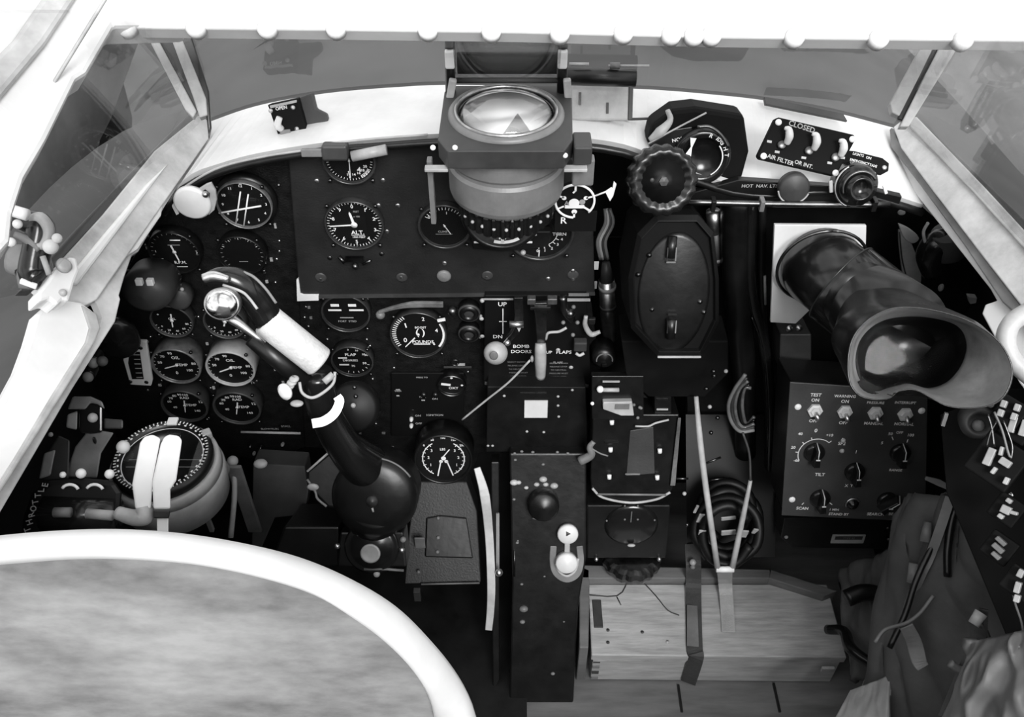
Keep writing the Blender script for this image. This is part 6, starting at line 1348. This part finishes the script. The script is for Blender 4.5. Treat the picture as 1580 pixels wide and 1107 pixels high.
sc3.part('seam', MB().tube([s3(x, y) for x, y in ((1350, 992), (1366, 972), (1398, 962), (1420, 946), (1440, 920))], .0025, 8), 'mgrey')
hl = T('safety_harness_loop', 'dark round loop with a pale buckle lying on the canvas cover', 'loop', Matrix.Translation(ad(1500, 1000, 1.08)))
hv = lambda x, y, t_=1.08: hl.w(ad(x, y, t_))
hl.part('loop', MB().tube([hv(x, y) for x, y in ((1512, 962), (1524, 984), (1522, 1014), (1504, 1034), (1484, 1036), (1470, 1028))], .0035, 8), 'dgrey')
hl.part('strap', MB().ribbon([hv(1518, 940), hv(1512, 980), hv(1492, 1030), hv(1460, 1110)], [.010, .016, .018], .004, hl.w(CAM), 4), 'black')
hl.part('buckle', MB().tube([hv(1502, 964, 1.07), hv(1514, 946, 1.07)], [.0065, .0075], 14, 0), 'lgrey'); hl.part('hook', MB().tube([hv(x, y, 1.075) for x, y in ((1466, 1024), (1480, 1034), (1498, 1036))], .005, 10), 'mgrey')
# ================================================================ RIGHT EDGE SWITCHGEAR
def clicker(name, label, cat, x, y, t_, boxes, m='lgrey', base='void', bw=.03):
    tt = T(name, label, cat, frn(ad(x, y, t_), (-.55, -.45, .6)))
    tt.part('base', MB().box((0, 0, -.006), (bw, bw, .010)), base, bev=.002)
    for (dx, dy, w, h_, a) in boxes: tt.part('toggle', MB().box((dx, dy, .003), (w, h_, .010), a), m, bev=.001)
    return tt
clicker('switch_bank', 'uppermost bank of four pale toggles at the frame edge below the rail', 'switch', 1558, 636, 1.0, [(-.009, .004, .006, .008, 15), (-.006, -.006, .006, .008, 15), (.004, .008, .006, .008, 15), (.007, -.002, .006, .008, 15)])
clicker('switch_bank', 'bank of two longer pale toggles just below the uppermost bank', 'switch', 1570, 660, 1.0, [(-.005, 0, .007, .018, 18), (.006, .003, .007, .018, 18)])
clicker('terminal_cluster', 'bright cluster of pale terminals where thin wires end, below the toggle banks', 'terminals', 1538, 712, 1.0, [(-.008, 0, .008, .020, 12), (.008, .004, .012, .008, 0), (.004, -.010, .004, .008, 0), (.020, -.012, .005, .008, 10), (-.002, .012, .004, .010, 20)], bw=.05)
clicker('cross_knob', 'small pale cross-shaped knob alone on the dark panel', 'knob', 1553, 787, 1.0, [(0, 0, .010, .009, 10), (.008, .002, .008, .004, 20), (.0, -.009, .006, .005, 0), (-.003, .010, .006, .005, 0)])
clicker('stepped_contact', 'stack of three pale stepped contacts below the cross-shaped knob', 'contact', 1541, 846, 1.0, [(-.002, .008, .012, .005, -8), (0, 0, .013, .006, -8), (.003, -.008, .010, .005, -8)], m='mgrey')
clicker('edge_terminals', 'lowest pale terminals with a thin trailing wire, at the edge above the cushion', 'terminals', 1572, 900, .97, [(-.004, .010, .006, .009, 10), (.002, -.004, .006, .012, 20), (.008, -.014, .006, .008, 20)])
wr = T('loose_wires', 'fan of thin dark wires dropping from the toggle banks to the bright terminals', 'wire', Matrix.Translation(ad(1540, 660, 1.0)))
for i, L in enumerate(([(1524, 640), (1530, 660), (1534, 690)], [(1534, 636), (1546, 664), (1556, 700), (1560, 706)], [(1548, 650), (1556, 670), (1562, 690), (1560, 710)], [(1538, 650), (1528, 668), (1522, 690)], [(1562, 906), (1566, 930), (1576, 960), (1580, 985)])):
    wr.part('wire', MB().tube([wr.w(ad(x, y, .99)) for x, y in L], .0013, 6), ('dsteel', 'mgrey', 'dsteel', 'black', 'mgrey')[i])
rl_ = T('ribbed_lamp', 'dim ribbed round lamp under the rubber hood near the toggle banks', 'lamp', frd(1510, 652, 1.06, 30, -20))
rl_.part('body', MB().lathe([(.020, -.02), (.021, 0), (.016, .006), (.012, .006), (.011, .002), (0, .002)], seg=28), 'dgrey'); rl_.part('lens', MB().ball((0, -.003, .003), .007), 'mgrey')
rl_.part('bracket', MB().box((-.036, -.006, 0), (.004, .016, .006)), 'mgrey'); rl_.part('stud', MB().ball((.006, .024, .002), .0035), 'lgrey'); rl_.part('tag', MB().box((-.036, .022, 0), (.012, .006, .003)), 'mgrey', bev=.001)

# small pale marks and tags around the engine dials
for x, y, w, h_ in ((203, 418, .010, .005), (193, 411, .004, .005), (229, 382, .007, .004), (240, 388, .003, .008), (251, 377, .004, .005), (306, 378, .003, .005), (306, 394, .003, .008), (408, 400, .003, .014), (408, 418, .003, .006), (425, 348, .003, .008), (419, 400, .004, .006), (412, 434, .004, .005), (226, 527, .007, .004), (320, 530, .004, .005), (390, 590, .005, .005), (312, 598, .005, .006), (330, 598, .004, .006), (247, 594, .005, .004), (419, 560, .004, .022), (437, 590, .004, .006), (424, 568, .003, .010)):
    p = engine_panel.pt(x, y); engine_panel.part('label_mark', MB().box((p.x, p.y, .001), (w, h_, .002)), 'lgrey' if h_ < .02 else 'dsteel')
for x, y, w in ((477, 474, .004), (480, 490, .004), (566, 460, .005), (610, 590, .004), (622, 664, .004), (556, 668, .004), (592, 668, .006), (606, 690, .004)):
    p = lower_panel.pt(x, y); lower_panel.part('label_mark', MB().box((p.x, p.y, .001), (w, .004, .002)), 'mgrey')
